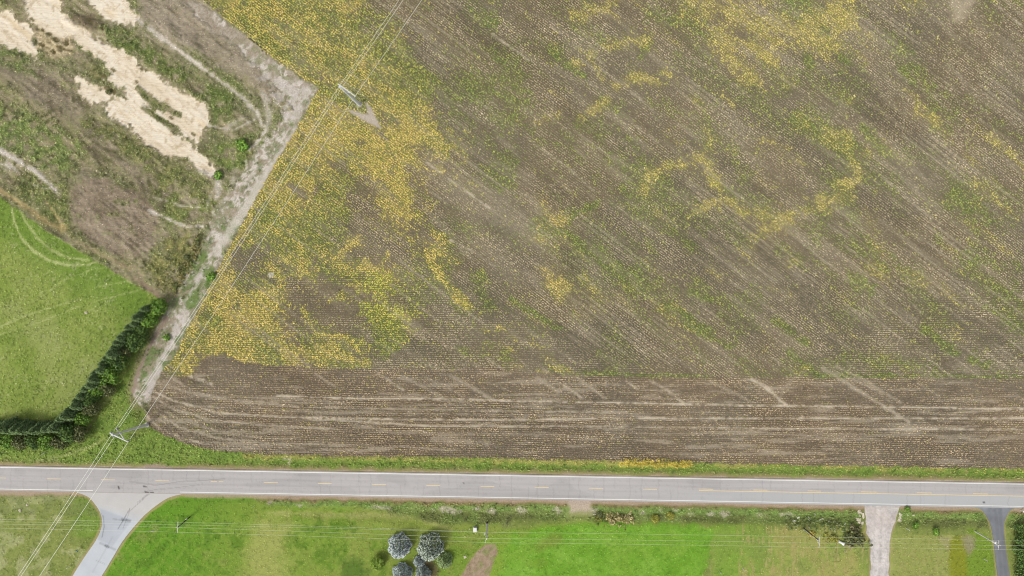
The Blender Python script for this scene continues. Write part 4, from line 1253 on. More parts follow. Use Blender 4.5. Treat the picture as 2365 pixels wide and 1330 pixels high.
def shape_bush(rx, rz, lobes=7):
    cs = [(0, 0, rz * .55, 1.0)]
    for k in range(lobes):
        a = 2 * PI * k / lobes + random.uniform(-.4, .4)
        d = rx * random.uniform(.4, .62)
        cs.append((math.cos(a) * d, math.sin(a) * d, rz * random.uniform(.35, .75), random.uniform(.45, .62)))
    def f(n):
        P_, N_ = [], []
        for cx, cy, cz, k in cs:
            m = int(n * k * k / sum(c[3] ** 2 for c in cs))
            d = rng.normal(0, 1, (m, 3)); d /= np.linalg.norm(d, axis=1)[:, None]
            d[:, 2] = np.where(d[:, 2] < -.4, -d[:, 2], d[:, 2])
            rad = rng.uniform(.72, 1.06, m)[:, None]
            P_.append(np.array([cx, cy, cz]) + d * rad * np.array([rx * k * .8, rx * k * .8, rz * .5 * (.55 + k * .45)]))
            N_.append(d)
        p = np.concatenate(P_); p[:, 2] = np.maximum(p[:, 2], .15)
        return p, np.concatenate(N_)
    return f


def conifer_mesh(name, r, h, pal, wts, tip, n, power=.62, leaf=.34, belly=.12):
    """dense needle clumps over a rounded cone; the outermost shoots are palest"""
    f = 1 - np.sqrt(rng.random(n)) if power > .9 else rng.random(n) ** 1.35
    a = rng.uniform(0, 2 * PI, n)
    lob = 1 + .09 * np.sin(a * 5 + f * 9) + .07 * np.sin(a * 9 - f * 14 + r)
    prof = np.where(f < belly, .86 + .14 * f / belly, np.clip(1 - (f - belly) / (1 - belly), 0, 1) ** power)
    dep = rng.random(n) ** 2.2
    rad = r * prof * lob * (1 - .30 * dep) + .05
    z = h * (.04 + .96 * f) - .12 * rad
    p = np.stack([np.cos(a) * rad, np.sin(a) * rad, z], -1)
    dr = np.stack([np.cos(a), np.sin(a), rng.normal(.05, .25, n)], -1)      # shoots point outwards
    dr += rng.normal(0, .28, (n, 3)); dr /= np.linalg.norm(dr, axis=1)[:, None]
    sd_ = np.cross(dr, np.array([0, 0, 1.0]) + rng.normal(0, .35, (n, 3))); sd_ /= np.linalg.norm(sd_, axis=1)[:, None]
    s_ = rng.uniform(.7, 1.3, n) * leaf
    ex = dr * (s_ * .55)[:, None]; ey = sd_ * (s_ * .30)[:, None]
    v = np.stack([p - ex, p - ey, p + ex, p + ey], 1).reshape(-1, 3)
    c = pick(pal, wts, n) * rng.uniform(.85, 1.15, n)[:, None]
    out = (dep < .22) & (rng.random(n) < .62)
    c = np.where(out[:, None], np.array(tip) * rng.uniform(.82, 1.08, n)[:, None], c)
    return quad_mesh(name, v, n, alb(np.clip(c, 0, 255), LG))


def trunk_bm(h, r, limbs=5, spread=.5):
    bm = bmesh.new()
    tube(bm, (0, 0, -.2), (0, 0, h), r, r * .25, 8)
    for k in range(limbs):
        a = 2 * PI * k / limbs + random.uniform(-.4, .4)
        z = h * random.uniform(.3, .75)
        d = h * spread * random.uniform(.5, .9)
        tube(bm, (0, 0, z), (math.cos(a) * d, math.sin(a) * d, z + d * .6), r * .4, r * .1, 6)
    return bm


def tree(name, label, cat, u, v, h, crown, trunk, group=None, sc=(1, 1, 1), rz=0.0, sight=1.0, clabel=None):
    """sighted at (u,v) at height h*sight"""
    p = P(u, v, h * sight)
    t = thing(name, label, cat, (p.x, p.y, float(zat(p.x, p.y))), rz, group)
    t.scale = sc
    link_mesh('trunk', trunk, M['bark'], t)
    c = link_mesh('crown', crown, M['needle'], t)
    return t


def as_mesh(bm, name, mat):
    me = bpy.data.meshes.new(name); bmesh.ops.recalc_face_normals(bm, faces=bm.faces); bm.to_mesh(me); bm.free(); me.materials.append(mat)
    return me


trunkS = as_mesh(trunk_bm(6.6, .2, 0), 'spruce_trunk', M['bark'])
trunkB = as_mesh(trunk_bm(2.6, .14, 7, .5), 'shrub_trunk', M['bark'])
blue = [(124, 138, 134), (86, 98, 92), (170, 184, 180), (146, 160, 156)]
spr = [
    (920, 1267, 3.25, 7.6, (224, 232, 228), 'roundish silver-blue spruce standing alone on the lawn west of the clump', blue),
    (992, 1269, 3.35, 8.0, (212, 222, 204), 'largest blue spruce, at the north end of the spruce clump', [(96, 110, 90), (70, 82, 66), (134, 148, 124), (112, 126, 104)]),
    (966, 1302, 2.3, 5.0, (206, 218, 212), 'small blue spruce tucked against the southwest side of the largest spruce', blue),
    (1025, 1299, 3.2, 5.2, (178, 200, 134), 'yellow-green spruce on the east side of the spruce clump', [(108, 132, 78), (84, 106, 60), (136, 160, 98)]),
    (927, 1330, 3.2, 6.0, (214, 226, 220), 'blue spruce cut by the bottom edge, southwest of the clump', blue),
    (975, 1331, 2.8, 5.6, (206, 216, 202), 'grey spruce at the bottom edge directly below the small blue one', blue),
]
for k, (u, v, r, h, tip, lab, pal) in enumerate(spr):
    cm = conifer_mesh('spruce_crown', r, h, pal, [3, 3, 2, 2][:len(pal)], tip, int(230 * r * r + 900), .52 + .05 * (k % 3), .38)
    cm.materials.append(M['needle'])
    t = tree('spruce_tree', lab, 'spruce', u, v, h, cm, trunkS, 'spruces on the lawn', rz=k, sight=.45)
    t.children[0].scale = (h / 7.5, h / 7.5, h / 7.2)
    t.scale = (random.uniform(.93, 1.06), random.uniform(.95, 1.1), random.uniform(.95, 1.05))

gp = [(122, 150, 54), (140, 168, 62), (98, 126, 44), (160, 182, 78)]
bc = crown_mesh('bush_crown', 1500, shape_bush(2.3, 2.8), gp, [3, 3, 2, 2], .42); bc.materials.append(M['leaf'])
tree('round_bush', 'round leafy green bush on the lawn west of the lone silver spruce', 'bush', 873, 1299, 2.6, bc, trunkB, sight=.5)

# conifer hedge: tall slim evergreens
hp = [(86, 112, 64), (66, 90, 52), (104, 132, 78), (120, 148, 88)]
hvar = []
for k in range(4):
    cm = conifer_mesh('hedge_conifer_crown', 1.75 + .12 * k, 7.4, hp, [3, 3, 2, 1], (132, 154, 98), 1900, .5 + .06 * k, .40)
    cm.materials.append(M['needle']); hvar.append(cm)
tips = [(327, 716), (318, 726), (308, 736), (299, 746), (291, 758), (284, 770), (273, 782), (263, 794), (254, 806), (245, 818), (237, 830), (229, 842), (221, 854), (213, 866), (204, 878), (196, 890), (187, 902), (178, 915), (169, 927), (160, 939), (150, 950), (140, 961), (131, 972), (121, 983), (110, 993),
        (96, 997), (82, 998), (68, 998), (53, 997), (38, 996), (23, 995), (8, 994), (-8, 993), (-24, 992), (-40, 991)]
NUMW = ['first', 'second', 'third', 'fourth', 'fifth', 'sixth', 'seventh', 'eighth', 'ninth', 'tenth', 'eleventh', 'twelfth', 'thirteenth', 'fourteenth', 'fifteenth', 'sixteenth', 'seventeenth', 'eighteenth', 'nineteenth', 'twentieth', 'twenty-first', 'twenty-second', 'twenty-third', 'twenty-fourth', 'twenty-fifth', 'twenty-sixth']
for k, (u, v) in enumerate(tips):
    h = 7.4 * random.uniform(.78, 1.1)
    u += random.uniform(-3, 3); v += random.uniform(-3, 3)
    if k < 25:
        lab = 'dark green hedge conifer, %s in the slanting row counted down from the gravel track' % NUMW[k]
    elif k < 32:
        lab = 'dark green hedge conifer, %s west of the hedge corner in the level row' % NUMW[k - 25]
    else:
        lab = 'dark green hedge conifer, %s of three in the level row beyond the left edge' % NUMW[k - 32]
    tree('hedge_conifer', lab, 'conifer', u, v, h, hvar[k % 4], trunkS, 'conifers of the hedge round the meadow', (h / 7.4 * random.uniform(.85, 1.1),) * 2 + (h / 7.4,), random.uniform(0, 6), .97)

# broad leafy shrubs on the outer side of the hedge
sp1 = [(70, 98, 44), (92, 122, 52), (54, 76, 38), (124, 146, 70)]
sp2 = [(86, 96, 54), (110, 114, 66), (66, 76, 44), (140, 140, 92)]
sp3 = [(92, 132, 44), (116, 156, 52), (66, 96, 36), (140, 170, 72)]
svar = []
for pal in (sp1, sp2, sp3, sp1):
    cm = crown_mesh('shrub_crown', 1400, shape_bush(2.7, 4.2, 8), pal, [3, 3, 2, 1.4], .42); cm.materials.append(M['leaf']); svar.append(cm)
shr = [(366, 708, 20, 2, 'bright green rounded shrub at the top end of the hedge by the gravel track'), (346, 736, 20, 2, 'bright green shrub, second down the outer hedge side'),
       (322, 762, 20, 0, 'mid green shrub, third down the outer hedge side'), (312, 788, 24, 0, 'wide mid green shrub where the brown soil strip bends'),
       (284, 812, 19, 1, 'thin olive shrub behind the wide green one'), (273, 834, 24, 0, 'rounded dark green shrub halfway down the slanting hedge'),
       (251, 864, 24, 2, 'bright crowned shrub just below the halfway point of the hedge'), (228, 894, 20, 2, 'light green shrub above the olive twiggy one'),
       (248, 900, 18, 1, 'olive brown twiggy shrub on the outer edge of the hedge'), (208, 918, 20, 0, 'mid green shrub against the lower conifers'), (214, 944, 18, 1, 'dull olive shrub in the lower slanting hedge'),
       (192, 966, 17, 2, 'small bright shrub low in the slanting hedge'), (160, 1000, 23, 0, 'dark shrub at the bend of the hedge'), (184, 1002, 20, 1, 'olive shrub on the outer bend facing the steel pole'), (140, 1022, 18, 1, 'low olive shrub south of the hedge bend'),
       (112, 1020, 20, 2, 'green shrub, first west of the hedge bend on the road side'), (82, 1018, 19, 0, 'dark shrub, second west of the bend on the road side'), (50, 1020, 19, 1, 'dull shrub, third west of the bend on the road side'), (18, 1018, 20, 2, 'green shrub at the left edge on the road side of the hedge'), (-14, 1018, 20, 0, 'shrub beyond the left edge on the road side of the hedge')]
for k, (u, v, r, var, lab) in enumerate(shr):
    s = r / S / 2.35
    tree('shrub', lab, 'shrub', u, v, 4.2 * s, svar[var], trunkB, 'leafy shrubs along the outside of the hedge', (s, s, s * random.uniform(.9, 1.1)), random.uniform(0, 6), .6)
# right edge hedge
for k, (u, v, r, lab) in enumerate(((2360, 1222, 14, 'northernmost dark green shrub at the right edge beside the asphalt driveway'), (2362, 1246, 17, 'second dark green shrub down the right edge'), (2361, 1274, 18, 'third dark green shrub down the right edge'), (2366, 1302, 19, 'fourth dark green shrub down the right edge'), (2362, 1330, 18, 'lowest dark green shrub at the bottom right corner'), (2392, 1262, 22, 'shrub just beyond the right edge of the view'))):
    s = r / S / 2.35
    tree('driveway_shrub', lab, 'shrub', u, v, 4.2 * s, svar[3 if k % 2 else 0], trunkB, 'shrubs along the asphalt driveway', (s, s, s), k * 1.3, .6)
# small loose bushes
wb = crown_mesh('weed_bush_crown', 260, shape_bush(1.0, 1.2, 5), sp2, [3, 3, 2, 2], .34); wb.materials.append(M['leaf'])
gb = crown_mesh('green_bush_crown', 260, shape_bush(1.0, 1.2, 5), sp3, [3, 3, 2, 2], .34); gb.materials.append(M['leaf'])
yb = crown_mesh('yellow_bush_crown', 260, shape_bush(1.0, 1.0, 5), [(150, 152, 58), (176, 172, 76), (120, 126, 50)], [3, 3, 2], .34); yb.materials.append(M['leaf'])
tw = as_mesh(trunk_bm(.8, .05, 5, .6), 'bush_stems', M['bark'])
small = [(505, 405, 12, gb, 'green bush at the foot of the pale sand tongue'), (560, 335, 16, gb, 'green bush in the weeds right of the sand'), (430, 595, 8, wb, 'brown bush among the tall dry weeds'), (455, 560, 9, wb, 'dark bush at the top of the tall dry weeds'),
         (385, 780, 9, gb, 'low green bush growing in the gravel track near its lower end'), (488, 640, 12, gb, 'green bush at the crop edge of the gravel track'), (250, 212, 7, wb, 'dark bush on the white sand neck'),
         (1515, 1201, 11, yb, 'western yellow-green bush of the pair in the ditch'), (1550, 1193, 11, yb, 'eastern yellow-green bush of the pair in the ditch'), (1984, 1247, 13, wb, 'twiggy grey-green bush beside the gravel driveway'), (1962, 1243, 14, wb, 'dark tangled bush west of the gravel driveway'),
         (1925, 1243, 9, yb, 'yellow bush beside the white pipe end'), (1385, 1190, 9, wb, 'dark bush by the dirt field entrance'), (2096, 1175, 7, gb, 'small green bush east of the gravel driveway mouth'), (2118, 1215, 9, gb, 'green bush in the eastern ditch'), (2162, 1228, 10, gb, 'low green bush beside the mown circle'), (735, 195, 5, gb, 'small green bush at the corner of the track')]
for k, (u, v, r, cm, lab) in enumerate(small[:-1]):
    s = r / S / .95
    tree('wild_bush', lab, 'bush', u, v, 1.0 * s, cm, tw, None, (s, s, s * .8), k * 1.1, .5)


# ------------------------------------------------------------------ transmission line: two steel poles
def insulator(bm, a, b, r=.09, n=9):
    a, b = Vector(a), Vector(b)
    tube(bm, a, b, r * .45, n=6)
    for k in range(n):
        f0 = (k + .2) / n; f1 = (k + .75) / n
        tube(bm, a.lerp(b, f0), a.lerp(b, f1), r * 1.25, r * .8, 8)


def tower(base, pts, lab, r0, r1):
    """pts: dict of named world points"""
    B = P(*base)
    t = thing('transmission_pole', lab, 'power pole', (B.x, B.y, 0), 0, 'steel poles of the tall power line')
    loc = lambda p: P(*p) - Vector((B.x, B.y, 0))
    bm = bmesh.new()
    top = loc(pts['top'])
    n = 7
    for k in range(n):
        f0, f1 = k / n, (k + 1) / n
        tube(bm, top * f0 - Vector((0, 0, .4 if k == 0 else 0)), top * f1, r0 + (r1 - r0) * f0, r0 + (r1 - r0) * f1 + (.012 if k < n - 1 else 0), 14)
    bm_obj('shaft', bm, M['steel'], t)
    bm = bmesh.new(); tube(bm, (0, 0, -.3), (0, 0, .35), r0 * 1.7, r0 * 1.7, 16)
    bm_obj('footing', bm, M['concrete'], t)
    for a, b, w in pts['arms']:
        bm = bmesh.new()
        tube(bm, loc(a), loc(b), w * 1.2, w * .75, 8)
        bm_obj('cross_arm', bm, M['steel_pale'], t)
    for a, b, w in pts.get('braces', []):
        bm = bmesh.new()
        tube(bm, loc(a), loc(b), w, w, 8)
        bm_obj('brace', bm, M['steel_pale'], t)
    for a, b in pts['ins']:
        bm = bmesh.new()
        insulator(bm, loc(a), loc(b), .17, 9)
        bm_obj('insulator', bm, M['glass'], t)
    return t


ZT = 20.5
# pole heights follow from how far each top is sighted from its foot
tower((340, 981), dict(top=(259, 1004.5, 21.3),
      arms=[((261, 1003.5, 20.6), (293.5, 1019.2, 19.8), .17), ((260, 1004, 20.9), (254.5, 999.6, 20.4), .20), ((279.5, 1002, 17.2), (269, 991.5, 19.6), .17)],
      braces=[((279.5, 1002, 17.2), (287.5, 1015.6, 19.9), .15), ((279.5, 1001, 17.2), (266, 1007, 20.2), .08)],
      ins=[((293.5, 1019.2, 19.8), (299.3, 1015.4, 19.2)), ((254.5, 999.6, 20.4), (261.8, 997.2, 19.6)), ((269, 991.5, 19.6), (274.4, 988.4, 19.0)), ((258.5, 1003.5, 20.4), (264.0, 1010.8, 19.8))]),
      'leaning-looking tall steel pole with triangular arms on the grass near the side road', .42, .20)
tower((830, 241), dict(top=(784.5, 199, 21.6),
      arms=[((781, 193.8, 21.9), (819, 220.5, 20.4), .15), ((783.5, 200, 21.2), (789.5, 201.8, 20.2), .2), ((792, 206, 19.8), (786, 197, 20.8), .16)],
      braces=[((800, 212.5, 17.5), (808, 213.5, 20.3), .08)],
      ins=[((819, 220.5, 20.4), (819.6, 222.5, 19.2)), ((784.5, 200.2, 21.0), (783.6, 199.2, 19.4)), ((789.5, 201.8, 20.6), (789.8, 201.6, 19.3))]),
      'grey steel pole with one long cross arm standing in the yellow crop', .50, .24)


def cable(name, a, b, sag, r, mat, label, group, n=28, cat='power line'):
    A, B = P(*a), P(*b)
    o = thing if False else None
    pts = []
    for k in range(n + 1):
        f = k / n
        p = A.lerp(B, f)
        p.z -= sag * 4 * f * (1 - f)
        pts.append(p)
    bm = bmesh.new()
    rings = []
    d = (B - A).normalized()
    q = d.to_track_quat('Z', 'Y')
    for p in pts:
        rings.append([bm.verts.new(p + q @ Vector((math.cos(2 * PI * i / 6) * r, math.sin(2 * PI * i / 6) * r, 0))) for i in range(6)])
    for r0_, r1_ in zip(rings, rings[1:]):
        for i in range(6):
            bm.faces.new((r0_[i], r0_[(i + 1) % 6], r1_[(i + 1) % 6], r1_[i]))
    bm.faces.new(rings[0][::-1]); bm.faces.new(rings[-1])
    return tag(bm_obj(name, bm, mat), label, cat, group)


G1 = 'conductors of the tall power line'
WA = [(261.8, 997.2, 19.6), (274.4, 988.4, 19.0), (299.3, 1015.4, 19.2)]
WA2 = [(257.5, 1004, 19.8), (263.5, 1009.5, 19.8), (297.5, 1018, 19.3)]
WB = [(783.6, 199.2, 19.4), (789.8, 201.6, 19.3), (819.6, 222.5, 19.2)]
nm3 = ['outer cable of the close pair', 'inner cable of the close pair', 'single eastern cable']
tops = [(917, 0, 19), (926.5, 0, 19), (970, 0, 19)]
bots = [(38.6, 1330, 19), (43.8, 1330, 19), (88.5, 1330, 19)]


def beyond(a, b, s):
    return (a[0] + (b[0] - a[0]) * s, a[1] + (b[1] - a[1]) * s, b[2] + .4)


for k in range(3):
    cable('conductor', WA[k], WB[k], 1.0, .046, M['alu'], nm3[k] + ', between the two steel poles', G1, 40)
    cable('conductor', WB[k], beyond(WB[k], tops[k], 3.2), 1.2, .046, M['alu'], nm3[k] + ', from the crop pole off the top edge', G1, 40)
    cable('conductor', WA[k] if k != 1 else WA2[1], beyond(WA[k], bots[k], 2.0), .8, .046, M['alu'], nm3[k] + ', over the highway to the bottom edge', G1, 40)


# ------------------------------------------------------------------ roadside wood-pole line
def wood_pole(lab, base, top, arm0, arm1, mat, extras=(), rr_=(.17, .12), wires=()):
    """wires: sighted attachment points (u, v, z)"""
    B = P(*base)
    zb = float(zat(B.x, B.y))
    t = thing('utility_pole', lab, 'utility pole', (B.x, B.y, zb), 0, 'poles of the roadside power line')
    O = Vector((B.x, B.y, zb))
    loc = lambda p: P(*p) - O
    bm = bmesh.new(); tube(bm, (0, 0, -.3), loc(top), rr_[0], rr_[1], 12)
    bm_obj('pole', bm, mat, t)
    if arm0:
        bm = bmesh.new()
        a, b = loc(arm0), loc(arm1)
        d = (b - a); c = (a + b) / 2
        box(bm, c, (d.length, .13, .13), math.atan2(d.y, d.x), .01)
        bm_obj('cross_arm', bm, M['wood_grey'], t)
        for f in (.22, .78):
            bm = bmesh.new(); m_ = a.lerp(b, f); tp = loc(top); tp.z = m_.z - .9
            tube(bm, m_, Vector((tp.x, tp.y, tp.z)), .03, n=6); bm_obj('brace', bm, M['steel'], t)
    for w in wires:
        bm = bmesh.new(); p = loc(w); tube(bm, p - Vector((0, 0, .36)), p - Vector((0, 0, .04)), .06, .1, 8); tube(bm, p - Vector((0, 0, .08)), p + Vector((0, 0, .02)), .13, .08, 8)
        bm_obj('insulator', bm, M['glass'], t)
    return t, loc


def transformer(t, c, r=.32, h=.9):
    bm = bmesh.new(); c = Vector(c)
    tube(bm, c - Vector((0, 0, h / 2)), c + Vector((0, 0, h / 2)), r, r, 16)
    tube(bm, c + Vector((0, 0, h / 2)), c + Vector((0, 0, h / 2 + .08)), r * 1.05, r * .7, 16)
    o = bm_obj('transformer', bm, M['white'], t)
    for dx in (-.12, .12):
        bm = bmesh.new(); tube(bm, c + Vector((dx, 0, h / 2 + .06)), c + Vector((dx, 0, h / 2 + .34)), .05, .03, 8); bm_obj('bushing', bm, M['glass'], o)
    return o


zE, zC, zF, zD = 9.6, 11.6, 9.8, 10.6
wE = [(411.2, 1205.8, zE), (406.8, 1218, zE + .3), (409.8, 1229, zE)]
wC = [(1122.5, 1229.2, zC - 3.2), (1123.5, 1243.5, zC + .1), (1120.6, 1253, zC - .2)]
wF = [(1893.5, 1240.5, zF), (1892.6, 1254.3, zF), (1891.8, 1264.2, zF)]
wD = [(2306.8, 1249.0, zD), (2309.5, 1259.8, zD + .3), (2306.3, 1269, zD)]
t, loc = wood_pole('dark creosoted pole with a thin cross arm on the lawn by the side road', (437.5, 1194.3), (411, 1217.5, zE), (411.2, 1205.8, zE - .4), (409.8, 1229, zE - .4), M['wood_dark'], wires=wE)
bm = bmesh.new(); p = loc((430.5, 1199.2, 2.6)); box(bm, p, (.35, .3, .5), .6, .02); bm_obj('meter_box', bm, M['white'], t)
t, loc = wood_pole('pale weathered pole with white fittings beside the utility cabinet', (1125.2, 1206.8), (1123.4, 1245, zC), None, None, M['wood_grey'], rr_=(.24, .17), wires=[wC[1]])
bm = bmesh.new(); tube(bm, loc((1125.2, 1206.8, 0.0)) , loc((1125.1, 1210.5, 1.2)), .27, .26, 14); bm_obj('base_guard', bm, M['wood_dark'], t)
bm = bmesh.new(); tube(bm, loc((1123.4, 1243.5, zC - .4)), loc((1120.6, 1253, zC - .5)), .05, n=6); bm_obj('standoff_arm', bm, M['steel'], t)
bm = bmesh.new(); p = loc(wC[2]); tube(bm, p - Vector((0, 0, .36)), p, .06, .12, 8); bm_obj('insulator', bm, M['glass'], t)
bm = bmesh.new(); p = loc(wC[0]); tube(bm, p - Vector((0, 0, .2)), p + Vector((0, 0, .2)), .16, .12, 8); bm_obj('insulator', bm, M['glass'], t)
for q_ in ((1118.4, 1232.5, zC - 2.6),):
    bm = bmesh.new(); a = loc((1123.2, 1233.0, zC - 2.6)); b = loc(q_); tube(bm, a, b, .07, n=8); tube(bm, b + Vector((0, .05, 0)), b + Vector((-.02, -.45, -.05)), .09, .07, 8); bm_obj('cutout_fuse', bm, M['white'], t)
transformer(t, loc((1123.9, 1239.5, zC - 1.6)), .22, .8)
t, loc = wood_pole('dark pole with a pale side in the ditch weeds west of the gravel driveway', (1856, 1219.5), (1891, 1247.5, zF), (1893.5, 1240.5, zF - .4), (1891.8, 1264.2, zF - .4), M['wood_dark'], wires=wF)
transformer(t, loc((1888.8, 1245.5, zF - 1.2)), .26, .8)
bm = bmesh.new(); tube(bm, loc((1857, 1222.5, .1)), loc((1880, 1241.8, 6.6)), .07, n=8); bm_obj('conduit', bm, M['white'], t)
t, loc = wood_pole('tall pale pole whose top stands over the dark asphalt driveway', (2252.5, 1227), (2306.5, 1259.3, zD), (2307, 1248.5, zD - .3), (2306, 1269.5, zD - .3), M['wood_grey'], wires=wD, rr_=(.2, .14))
transformer(t, loc((2297.5, 1252.2, zD - 1.5)), .36, 1.0)
bm = bmesh.new(); tube(bm, loc((2306.5, 1257.5, zD - .5)), loc((2312, 1260.4, zD - .4)), .07, n=8); bm_obj('standoff_arm', bm, M['white'], t)

G2 = 'wires of the roadside power line'
wW = [(-300, 1196.5, 9.4), (-300, 1206, 9.4), (-300, 1214.5, 9.4)]
wX = [(2720, 1252.5, 10.4), (2720, 1262.6, 10.6), (2720, 1270.5, 10.4)]
pos3 = ['northern', 'middle', 'southern']
seqs = [(wW, wE, 'from the left edge to the dark lawn pole'), (wE, wC, 'from the lawn pole over the lone spruce to the cabinet pole'), (wC, wF, 'over the bright lawn to the ditch pole'), (wF, wD, 'over the gravel driveway to the easternmost pole'), (wD, wX, 'from the easternmost pole off the right edge')]
for a, b, w_ in seqs:
    for k in range(3):
        cable('overhead_wire', a[k], b[k], .35, .019, M['wire'], '%s roadside wire %s' % (pos3[k], w_), G2, 18)
cable('overhead_wire', (-300, 1200.5, 8), (411, 1212, 8), .3, .016, M['wire'], 'lower fourth roadside wire from the left edge to the dark lawn pole', G2, 18)
cable('overhead_wire', (411, 1212, 8), (1122.6, 1229.8, 8.2), .3, .016, M['wire'], 'lower fourth roadside wire from the dark lawn pole to the cabinet pole', G2, 18)

# ------------------------------------------------------------------ small things
p = P(1097, 1224, .9)
t = thing('utility_cabinet', 'small white utility cabinet standing just west of the pale weathered pole', 'cabinet', (p.x, p.y, float(zat(p.x, p.y))))
bm = bmesh.new(); box(bm, (0, 0, .06), (1.15, 1.4, .2), 0, .02); bm_obj('plinth', bm, M['concrete'], t)
bm = bmesh.new(); box(bm, (0, 0, .6), (.9, 1.15, .9), 0, .05); bm_obj('housing', bm, M['white'], t)
bm = bmesh.new(); box(bm, (0, .02, 1.08), (.98, 1.22, .07), 0, .03); bm_obj('lid', bm, M['white'], t)
bm = bmesh.new(); box(bm, (.15, -.585, .6), (.06, .04, .16), 0, .01); bm_obj('handle', bm, M['dark'], t)

marks = [(1085, 1220.5, .9, 'short white marker post just west of the utility cabinet'), (1661, 1319, 1.9, 'western white marker post of the pair below the mown ground'), (1714, 1312, 1.9, 'eastern white marker post of the pair below the mown ground'),
         (2093.5, 1220, 1.8, 'white marker post in the ditch east of the gravel driveway'), (2341.5, 1218, 1.8, 'white marker post beside the dark shrubs at the right edge'), (2271, 1290, 1.6, 'white marker post on the grass west of the asphalt driveway'),
         (589, 1166, 2.2, 'thin pale marker stake on the lawn where the ditch begins'), (125, 1219, 1.0, 'low white marker post under the tall conductors near the side road')]
for u, v, h, lab in marks:
    p = P(u, v, 0)
    t = thing('marker_post', lab, 'marker post', (p.x, p.y, float(zat(p.x, p.y))), 0, 'white marker posts')
    r = .09 if u != 589 else .045
    bm = bmesh.new(); tube(bm, (0, 0, -.1), (0, 0, h), r, r * .95, 10); bm_obj('post', bm, M['white'], t)
    bm = bmesh.new(); tube(bm, (0, 0, h + .002), (0, 0, h + .07), r * 1.15, r * .7, 10); bm_obj('cap', bm, M['white'], t)


def sign(lab, bu, bv, h, w, hh, rz, mat, n=4):
    p = P(bu, bv, 0)
    t = thing('road_sign', lab, 'sign', (p.x, p.y, float(zat(p.x, p.y))), rz)
    bm = bmesh.new(); tube(bm, (0, 0, -.1), (0, 0, h), .05, .05, 8); bm_obj('post', bm, M['steel'], t)
    bm = bmesh.new()
    if n == 4: box(bm, (0, -.07, h - hh / 2), (w, .05, hh), 0, .01)
    else:
        c = Vector((0, -.07, h - hh / 2)); tube(bm, c - Vector((0, .025, 0)), c + Vector((0, .025, 0)), w / 2, n=n)
    bm_obj('plate', bm, mat, t)
    return t


sign('white plate on a thin post beside the hedge verge north of the road', 110, 1043.5, 2.3, .75, .6, .6, M['white'])
sign('white street sign on a slim post at the junction, west of the dark pole', 361.5, 1220, 2.6, .8, .75, .15, M['white'])
sign('pale green plate on a post west of the side road', 184, 1268, 1.5, .8, .7, -.6, M['green_sign'])
sign('small white plate on a dark post near the bottom left corner', 164, 1305.5, 2.0, .35, .35, .4, M['white'])
sign('tiny white plate on the lawn edge below the north end of the ditch', 669, 1150, 1.1, .25, .25, .4, M['dark'])

# mailbox at the right edge
p = P(2364, 1181, 1.1)
t = thing('mailbox', 'white mailbox on a post at the right edge below the road', 'mailbox', (p.x, p.y, float(zat(p.x, p.y))))
bm = bmesh.new(); box(bm, (0, 0, .5), (.1, .1, 1.1)); bm_obj('post', bm, M['wood_grey'], t)
bm = bmesh.new(); box(bm, (0, 0, 1.16), (.28, .55, .2), 0, .02)
tube(bm, (0, -.275, 1.26), (0, .275, 1.26), .14, n=12); bm_obj('body', bm, M['white'], t)
bm = bmesh.new(); box(bm, (.16, .05, 1.3), (.02, .06, .2)); bm_obj('flag', bm, M['dark'], t)


def rock(lab, u, v, r, seed, name='rock', mat='rock', group=None, flat=.6):
    rg = random.Random(seed)
    bm = bmesh.new()
    bmesh.ops.create_icosphere(bm, subdivisions=2, radius=1)
    for vv in bm.verts:
        d = vv.co.normalized()
        k = .78 + .30 * math.sin(d.x * 3 + seed) * math.cos(d.y * 2.6 + seed * 2) + rg.uniform(-.09, .09)
        vv.co = d * k
        vv.co.x *= 1.25; vv.co.z *= flat
    a = rg.uniform(0, 3)
    bmesh.ops.transform(bm, matrix=Matrix.Rotation(a, 4, 'Z') @ Matrix.Scale(r, 4), verts=bm.verts)
    p = P(u, v, 0)
    o = bm_obj(name, bm, M[mat])
    o.location = (p.x, p.y, float(zat(p.x, p.y)) + r * .12)
    return tag(o, lab, 'rock', group)


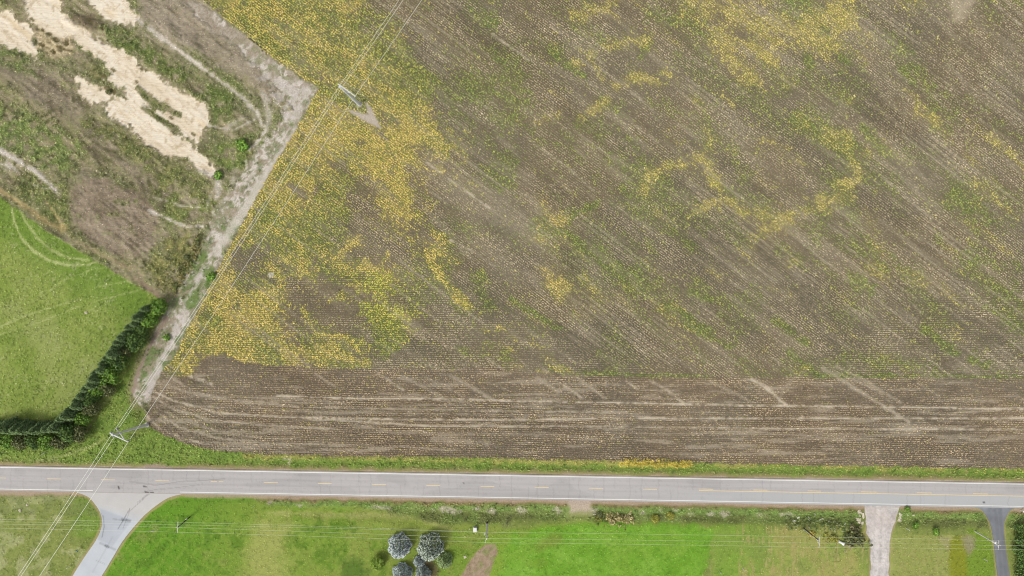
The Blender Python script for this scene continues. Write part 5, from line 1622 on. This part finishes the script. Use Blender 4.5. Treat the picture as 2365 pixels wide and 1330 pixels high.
g = 'riprap stones west of the gravel driveway mouth'
for k in range(16):
    v = 1180 + k * 1.9; u = 1988 + random.uniform(-6, 6) + (k - 8) * -.1
    rock('rough cream riprap stone, %s from the road in the heap west of the gravel driveway' % NUMW[k], u, v, random.uniform(.28, .6), k + 3, 'riprap_stone', group=g)
g = 'riprap stones east of the gravel driveway mouth'
for k in range(10):
    v = 1187 + k * 1.8; u = 2078 + random.uniform(-3.5, 3.5)
    rock('rough cream riprap stone, %s from the road in the heap east of the gravel driveway' % NUMW[k], u, v, random.uniform(.25, .5), k + 31, 'riprap_stone', group=g)
rock('pale boulder on the lawn between the green spruce and the planting bed', 1074, 1286, .45, 71)
rock('white stone lying in the open meadow', 199.5, 722, .5, 72)
rock('long white stone on the rough grass in the bottom left corner', 46.5, 1179, .5, 73)
rock('tan stone just above the long white one near the road', 63, 1165.5, .4, 74)
rock('white stone at the foot of the dark ditch pole', 1870, 1219.5, .45, 75)
rock('pale rock pile poking out of the yellow crop', 624, 634, .5, 76)
rock('pale stone next to the rock in the crop', 630, 637, .3, 77)
rock('small white stone in the verge above the ditch, near the bushes', 1592.5, 1176, .28, 78)
rock('cream stone half in the ditch between the lawn ditches', 1100, 1175, .3, 79)
rock('western tan stone of two in the eastern verge', 2098, 1190, .35, 80)
rock('eastern tan stone of two in the eastern verge', 2111, 1190.5, .35, 81)

# culvert end
p = P(1943, 1253, .3)
t = thing('culvert_pipe', 'white flared culvert pipe end below the tangled bush', 'pipe', (p.x, p.y, float(zat(p.x, p.y)) + .1), -.45)
bm = bmesh.new()
n = 16
for (x0, r0_), (x1, r1_) in (((-.8, .34), (.2, .36)), ((.2, .36), (.75, .55))):
    for side, dr in ((1, 0), (-1, -.04)):
        A_ = [bm.verts.new((x0, math.cos(2 * PI * i / n) * (r0_ + dr), .25 + math.sin(2 * PI * i / n) * (r0_ + dr))) for i in range(n)]
        B_ = [bm.verts.new((x1, math.cos(2 * PI * i / n) * (r1_ + dr), .25 + math.sin(2 * PI * i / n) * (r1_ + dr))) for i in range(n)]
        for i in range(n):
            f = (A_[i], A_[(i + 1) % n], B_[(i + 1) % n], B_[i])
            bm.faces.new(f if side > 0 else f[::-1])
me_ = bpy.data.meshes.new('barrel'); bm.to_mesh(me_); bm.free(); link_mesh('barrel', me_, M['white'], t)
bm = bmesh.new(); tube(bm, (-.86, 0, .25), (-.74, 0, .25), .4, .4, 16); bm_obj('collar', bm, M['white'], t)
